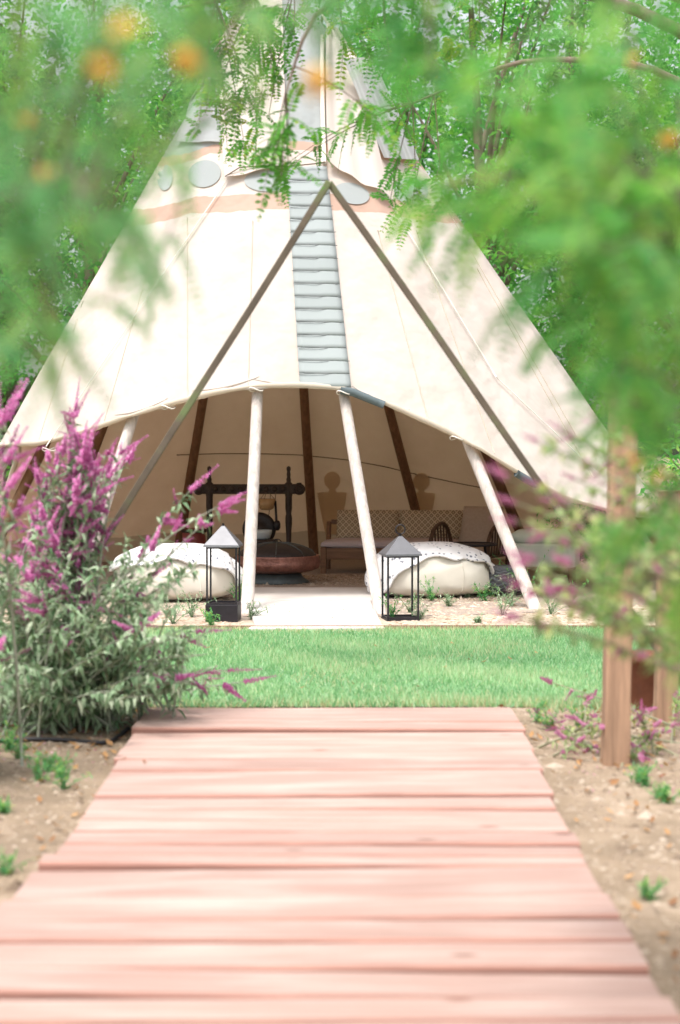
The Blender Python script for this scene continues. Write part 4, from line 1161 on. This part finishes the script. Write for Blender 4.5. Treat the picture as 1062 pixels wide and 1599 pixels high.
# ---- feathery trees in the foreground: limbs out of frame, twigs and fronds hanging in
def fronds(mb, tw, P0, D0, r, L, nl, ll, lw, droop, tone):
    """one pinnate frond: curved rachis with paired leaflets"""
    D0 = D0 / np.linalg.norm(D0)
    end = P0 + D0 * L + np.array([0, 0, -droop * L])
    pts = bez(P0, P0 + D0 * L * .55, end, 7)
    tw.tube(pts, np.linspace(.0012, .0005, 7) * (L / .12), 3, cap=False)
    s = np.linspace(.12, 1, nl)
    C = np.stack([np.interp(s, np.linspace(0, 1, 7), pts[:, k]) for k in range(3)], -1)
    T = np.gradient(C, axis=0); T /= np.linalg.norm(T, axis=1)[:, None] + 1e-9
    up = rdir(r, 1)[0] * .5 + np.array([0, -.3, 1.0])
    S = np.cross(T, up); S /= np.linalg.norm(S, axis=1)[:, None] + 1e-9
    U = np.cross(S, T)
    P = np.concatenate([C, C]); D = np.concatenate([S + T * .35, -S + T * .35]) + r.normal(0, .1, (2 * nl, 3)); N = np.concatenate([U, U])
    size = ll * np.concatenate([np.sin(np.pi * (.15 + .8 * s)) ** .5] * 2) * r.uniform(.8, 1.15, 2 * nl)
    V, Fc = leaf_arrays(P, D, N, size, size * lw, .08)
    mb.add(V, [Fc], np.repeat(np.clip(tone + r.normal(0, .12, 2 * nl), 0, 1), 5))
def feather_tree(label, base, trunk_pts, trunk_r, limbs, targets, seed, mat, L, nl, ll, lw, per=3, flowers=(), droop=(.2, .7), tonef=None):
    r = np.random.default_rng(seed)
    base = np.array(base, float)
    t = thing('feathery_tree', label, 'tree', tuple(base))
    tk, fo = MB(), MB()
    tk.tube(np.array(trunk_pts) - base, trunk_r, 10)
    allp = []
    for lp, ra, rb in limbs:
        lp = np.array(lp, float)
        n = 16
        s = np.linspace(0, 1, n); q = np.stack([np.interp(s, np.linspace(0, 1, len(lp)), lp[:, k]) for k in range(3)], -1)
        for _ in range(2): q[1:-1] = (q[:-2] + 2 * q[1:-1] + q[2:]) / 4
        tk.tube(q - base, np.linspace(ra, rb, n), 7); allp.append(q)
    A = np.concatenate(allp)
    for T_ in targets:
        T_ = np.array(T_, float)
        dd = np.linalg.norm(A - T_, axis=1) + r.uniform(0, .08, len(A)); a = A[np.argmin(dd)]
        d = T_ - a; ln = np.linalg.norm(d) + 1e-6
        pts = bez(a, a + d * .5 + np.array([0, 0, .12 * ln]), T_, 8)
        tk.tube(pts - base, np.linspace(.0035, .0015, 8) * (L / .12) ** .5, 4, cap=False)
        tone = r.uniform(.15, .8) if tonef is None else tonef(r)
        for q in range(per):
            i = 7 - min(q // 2, 3)
            fd = (pts[i] - pts[i - 1]); fd /= np.linalg.norm(fd) + 1e-9
            fd = fd * .5 + rdir(r, 1)[0]
            fronds(fo, tk, pts[i] - base, fd, r, L * r.uniform(.7, 1.3), nl, ll, lw, r.uniform(*droop), tone)
    tk.build('trunk', bark_m, t); fo.build('crown', mat, t, smooth=False)
    for P in flowers:
        b = MB(); n = 5
        for q in range(5):
            a = q * 6.283 / 5
            D = np.array([[math.cos(a) * .7, math.sin(a) * .7, -1.0]])
            V, Fc = leaf_arrays(np.zeros((1, 3)), D, np.array([[0, 0, 1.0]]), np.array([.024]), np.array([.0055]), -.15)
            b.add(V, [Fc], r.uniform(0, 1))
        me = b.mesh('blossom', False); me.materials.append(orange_m)
        P = np.array(P); dd = np.linalg.norm(A - P, axis=1); a = A[np.argmin(dd)]
        for k in range(1):
            o = link('blossom', me, t); o.location = P - base + r.normal(0, 1, 3) * np.array([.006, .006, .016]); o.rotation_euler = r.uniform(-.9, .9, 3)
        mbt = MB().tube(bez(a, (a + P) / 2 + [0, 0, .03], P, 6) - base, .0016, 4); mbt.build('blossom_stalk', bark_m, t)
    return t
r3 = np.random.default_rng(101)
def box_targets(n, x0, x1, y0, y1, Y0, Y1):
    return [at(r3.uniform(x0, x1), r3.uniform(y0, y1), r3.uniform(Y0, Y1)) for _ in range(n)]
# left, close to the camera
tgt = box_targets(28, -60, 330, -60, 260, 1.5, 2.7) + box_targets(15, -60, 190, 200, 430, 1.6, 2.8) + box_targets(7, 120, 250, 300, 470, 2.0, 2.9) + box_targets(10, -60, 100, 430, 590, 1.9, 3.0) + box_targets(10, 300, 520, -60, 50, 1.8, 2.8)
feather_tree('feathery-leaved tree with orange blossoms whose limbs hang above the purple sage', (-1.15, 1.9, 0),
             [(-1.15, 1.9, -.05), (-1.12, 1.88, .6), (-1.05, 1.9, 1.2), (-1.0, 1.95, 1.7), (-.95, 2.0, 2.3), (-.9, 2.1, 2.9)], np.linspace(.07, .025, 6),
             [([(-1.0, 1.94, 1.65), (-.6, 1.85, 1.80), (-.3, 1.8, 1.86), (0.0, 1.9, 1.90)], .022, .004), ([(-1.06, 1.9, 1.15), (-.7, 1.7, 1.45), (-.4, 1.7, 1.55), (-.26, 1.75, 1.55)], .018, .004), ([(-.97, 1.97, 2.0), (-.5, 2.2, 2.15), (-.1, 2.4, 2.10), (.12, 2.5, 2.05)], .02, .004)],
             tgt, 71, fgleaf_m, .085, 13, .017, .22, per=4, tonef=lambda r: r.uniform(.1, .75),
             flowers=[at(198, 40, 1.3), at(182, 75, 1.3), at(300, 70, 1.5), at(492, 70, 1.7), at(490, 125, 1.7), at(42, 178, 1.9), at(60, 252, 1.9)])
# right, close to the camera
tgt = box_targets(40, 850, 1120, 120, 430, 2.0, 3.4) + box_targets(10, 760, 880, 160, 330, 2.4, 3.4) + box_targets(30, 950, 1120, 330, 650, 2.1, 3.4) + box_targets(9, 940, 1120, 770, 930, 2.3, 3.2) + box_targets(20, 600, 1100, -80, 150, 2.0, 3.4) + box_targets(6, 640, 760, 290, 350, 2.8, 3.4) + box_targets(2, 850, 900, 470, 520, 2.6, 3.4)
feather_tree('feathery-leaved tree with yellowing tips overhanging the soil by the wooden posts', (1.35, 2.5, 0),
             [(1.35, 2.5, -.05), (1.32, 2.5, .6), (1.25, 2.5, 1.2), (1.2, 2.5, 1.8), (1.1, 2.5, 2.4), (1.0, 2.55, 3.0)], np.linspace(.08, .03, 6),
             [([(1.26, 2.5, 1.1), (.95, 2.4, 1.45), (.72, 2.4, 1.55), (.50, 2.5, 1.62)], .014, .003), ([(1.32, 2.5, .7), (1.0, 2.45, 1.05), (.78, 2.5, 1.2), (.58, 2.5, 1.3)], .013, .003), ([(1.2, 2.5, 1.75), (.8, 2.3, 1.95), (.4, 2.3, 2.02), (0.05, 2.4, 2.02)], .022, .004)],
             tgt, 72, fgleaf2_m, .11, 12, .024, .25, per=4,
             flowers=[at(985, 85, 2.4), at(1040, 200, 2.3), at(1030, 760, 2.4), at(1000, 720, 2.4)], tonef=lambda r: r.uniform(.2, .95))
# in focus, hanging before the tepee
tgt = box_targets(10, 300, 460, 10, 130, 9.2, 10.2) + [at(x, y, 9.6) for x, y in ((340, 150), (390, 160), (380, 215), (355, 235), (430, 110), (420, 180), (460, 60), (310, 200), (560, 180), (620, 190), (650, 60), (690, 90), (600, 60), (650, 300), (640, 340), (610, 310), (690, 310), (470, 240), (440, 270), (370, 110), (350, 180), (400, 240), (330, 120), (410, 140))] + [at(x, y, 7.2) for x, y in ((450, 200), (430, 225), (440, 270), (590, 185))] + box_targets(16, 480, 760, -60, 110, 9.0, 10.5) + box_targets(10, 250, 460, -80, 40, 9.0, 10.2)
feather_tree('feathery-leaved tree whose fine fronds hang in front of the tepee peak', (2.75, 9.6, 0),
             [(2.75, 9.6, -.05), (2.72, 9.6, 1.2), (2.62, 9.6, 2.4), (2.5, 9.6, 3.3), (2.3, 9.6, 4.2), (2.1, 9.6, 5.0)], np.linspace(.12, .05, 6),
             [([(2.5, 9.6, 3.2), (1.7, 9.7, 3.75), (.9, 9.6, 3.9), (-.1, 9.6, 3.85), (-.9, 9.7, 3.75)], .045, .008), ([(2.55, 9.6, 2.9), (1.7, 9.5, 3.4), (1.0, 9.6, 3.45), (.4, 9.6, 3.2)], .03, .005), ([(2.45, 9.6, 3.4), (1.6, 8.6, 3.6), (.6, 7.4, 3.35), (-.1, 7.1, 3.15), (-.22, 7.1, 2.75)], .03, .004), ([(2.4, 9.6, 3.7), (1.3, 9.9, 4.3), (0, 10.0, 4.3), (-1.2, 9.9, 4.0)], .04, .008)],
             tgt, 73, frond_m, .17, 11, .040, .25, per=7, droop=(.1, .6), tonef=lambda r: r.uniform(.2, .8))

# ---- small weeds
def weed(label, p, h, seed, mat, group, n=9, Lf=.03):
    r = np.random.default_rng(seed)
    b = MB()
    for k in range(n):
        e = np.array([r.normal(0, h * .45), r.normal(0, h * .45), h * r.uniform(.5, 1.1)])
        pts = bez((0, 0, -.01), (e[0] * .3, e[1] * .3, e[2] * .6), e, 7)
        b.tube(pts, np.linspace(.0025, .001, 7), 4, a=.3)
        m = 14
        i = r.integers(1, 7, m)
        V, Fc = leaf_arrays(pts[i], rdir(r, m) + [0, 0, .5], rdir(r, m) * .4 + [0, 0, 1.0], Lf * r.uniform(.7, 1.4, m), Lf * r.uniform(.10, .2, m))
        b.add(V, [Fc], np.repeat(np.clip(r.normal(.5, .25, m), 0, 1), 5))
    o = b.build('weed', mat, loc=tuple(p), smooth=False)
    return tag(o, label, 'weed', group)
wl = [(612, 966, .13), (640, 958, .12), (655, 968, .09), (675, 940, .14), (700, 948, .08), (730, 935, .14), (755, 940, .11), (785, 962, .14), (800, 948, .2), (825, 935, .30), (690, 925, .24), (300, 965, .14), (330, 978, .10), (392, 968, .1), (270, 975, .16), (375, 940, .16), (745, 975, .05), (860, 960, .2), (890, 950, .18)]
def wlab(x, h):
    if x < 345: return 'low green weed in the mulch between the purple sage and the box-based lantern'
    if x < 400: return 'small weed at the foot of the tepee pole beside the box-based lantern'
    if x < 660: return 'small weed sprouting round the base of the slender lantern'
    if x < 770: return 'tall thin weed stem growing before the bean bag' if h > .2 else 'small tufted weed in the mulch before the spotted bean bag'
    if x < 850: return 'tall feathery weed beside the knitted pouf' if h > .25 else 'grey-green weed near the foot of the outer tepee pole'
    return 'weed in the mulch below the storage bench'
for k, (x, y, h) in enumerate(wl):
    weed(wlab(x, h), gnd(x, y), h * 1.3, 200 + k, sage_m if k % 3 else fgleaf_m, 'weeds in the mulch bed', 11, .034)
for k, (x, y, h) in enumerate([(60, 1222, .10), (95, 1215, .09), (30, 1185, .08), (15, 1172, .10), (10, 1365, .06), (75, 1205, .07), (100, 1232, .08), (5, 1270, .05)]):
    weed('small bright green weed growing in bare soil below the hose', gnd(x, y), h, 230 + k, fgleaf_m, 'weeds below the hose', 10, .024)
for k, (x, y, h) in enumerate([(1010, 1228, .08), (1038, 1255, .06), (1012, 1405, .05), (1030, 1248, .05), (1000, 1222, .07), (858, 1140, .09), (840, 1128, .10), (905, 1140, .09)]):
    weed('small green weed growing in the gravel by the wooden posts', gnd(x, y), h, 250 + k, fgleaf_m, 'weeds by the posts', 10, .024)
# ---- fallen leaves
def fallen(label, pxs, group, z=.03, s=.03):
    for k, (x, y) in enumerate(pxs):
        V, Fc = leaf_arrays(np.zeros((1, 3)), np.array([[math.cos(k * 2.1), math.sin(k * 2.1), .15]]), np.array([[0.2, 0, 1.0]]), np.array([s * rng.uniform(.8, 1.4)]), np.array([s * .28]), -.12)
        o = MB().add(V, [Fc], rng.uniform(0, 1)).build('fallen_leaf', dry_m, loc=tuple(gnd(x, y, z)))
        tag(o, label, 'leaf', group)
fallen('dry brown leaf fallen on the lawn grass', [(750, 1034), (708, 1005), (735, 1030), (690, 1042), (800, 1030), (555, 1068), (465, 1075), (840, 1020), (610, 1030), (320, 1012), (590, 1010), (655, 1072)], 'leaves fallen on the lawn', .03, .038)
fallen('small dry leaf fallen on the pale entrance slabs', [(440, 958), (453, 956), (538, 952), (470, 950), (520, 965), (430, 945), (556, 963)], 'leaves on the slabs', .038, .026)
fallen('small yellow leaf lying on the boardwalk planks', [(186, 1186), (228, 1192)], 'leaves on the boardwalk', ZB + .004, .03)

# ---- leaf litter and fallen petals on the soil
r5 = np.random.default_rng(301)
def litter(name, label, cat, n, mat, size, areas):
    P = []
    for (x0, x1, y0, y1, m) in areas:
        P.append(np.stack([r5.uniform(x0, x1, m), r5.uniform(y0, y1, m), np.full(m, .008)], -1))
    P = np.concatenate(P); n = len(P)
    a = r5.uniform(0, 6.28, n)
    D = np.stack([np.cos(a), np.sin(a), r5.uniform(0, .5, n)], -1)
    L_ = size * r5.uniform(.5, 1.5, n)
    V, Fc = leaf_arrays(P, D, rdir(r5, n) * .3 + [0, 0, 1.0], L_, L_ * r5.uniform(.12, .35, n), -.1)
    tag(MB().add(V, [Fc], np.repeat(r5.uniform(0, 1, n), 5)).build(name, mat, smooth=False), label, cat, kind='stuff')
litter('leaf_litter', 'dry brown leaf litter scattered over the bare soil', 'leaf litter', 0, dry_m, .035, [(.8, 2.4, 3.6, 8.6, 420), (-2.4, -.85, 3.6, 8.6, 420), (.95, 2.2, 6.9, 8.7, 260), (-2.2, -.8, 7.0, 8.4, 220)])
litter('fallen_petals', 'magenta petals fallen on the soil by the sage and the posts', 'petals', 0, pinkfl_m, .014, [(.9, 2.0, 6.4, 8.5, 300), (-2.0, -.85, 6.5, 8.4, 160)])
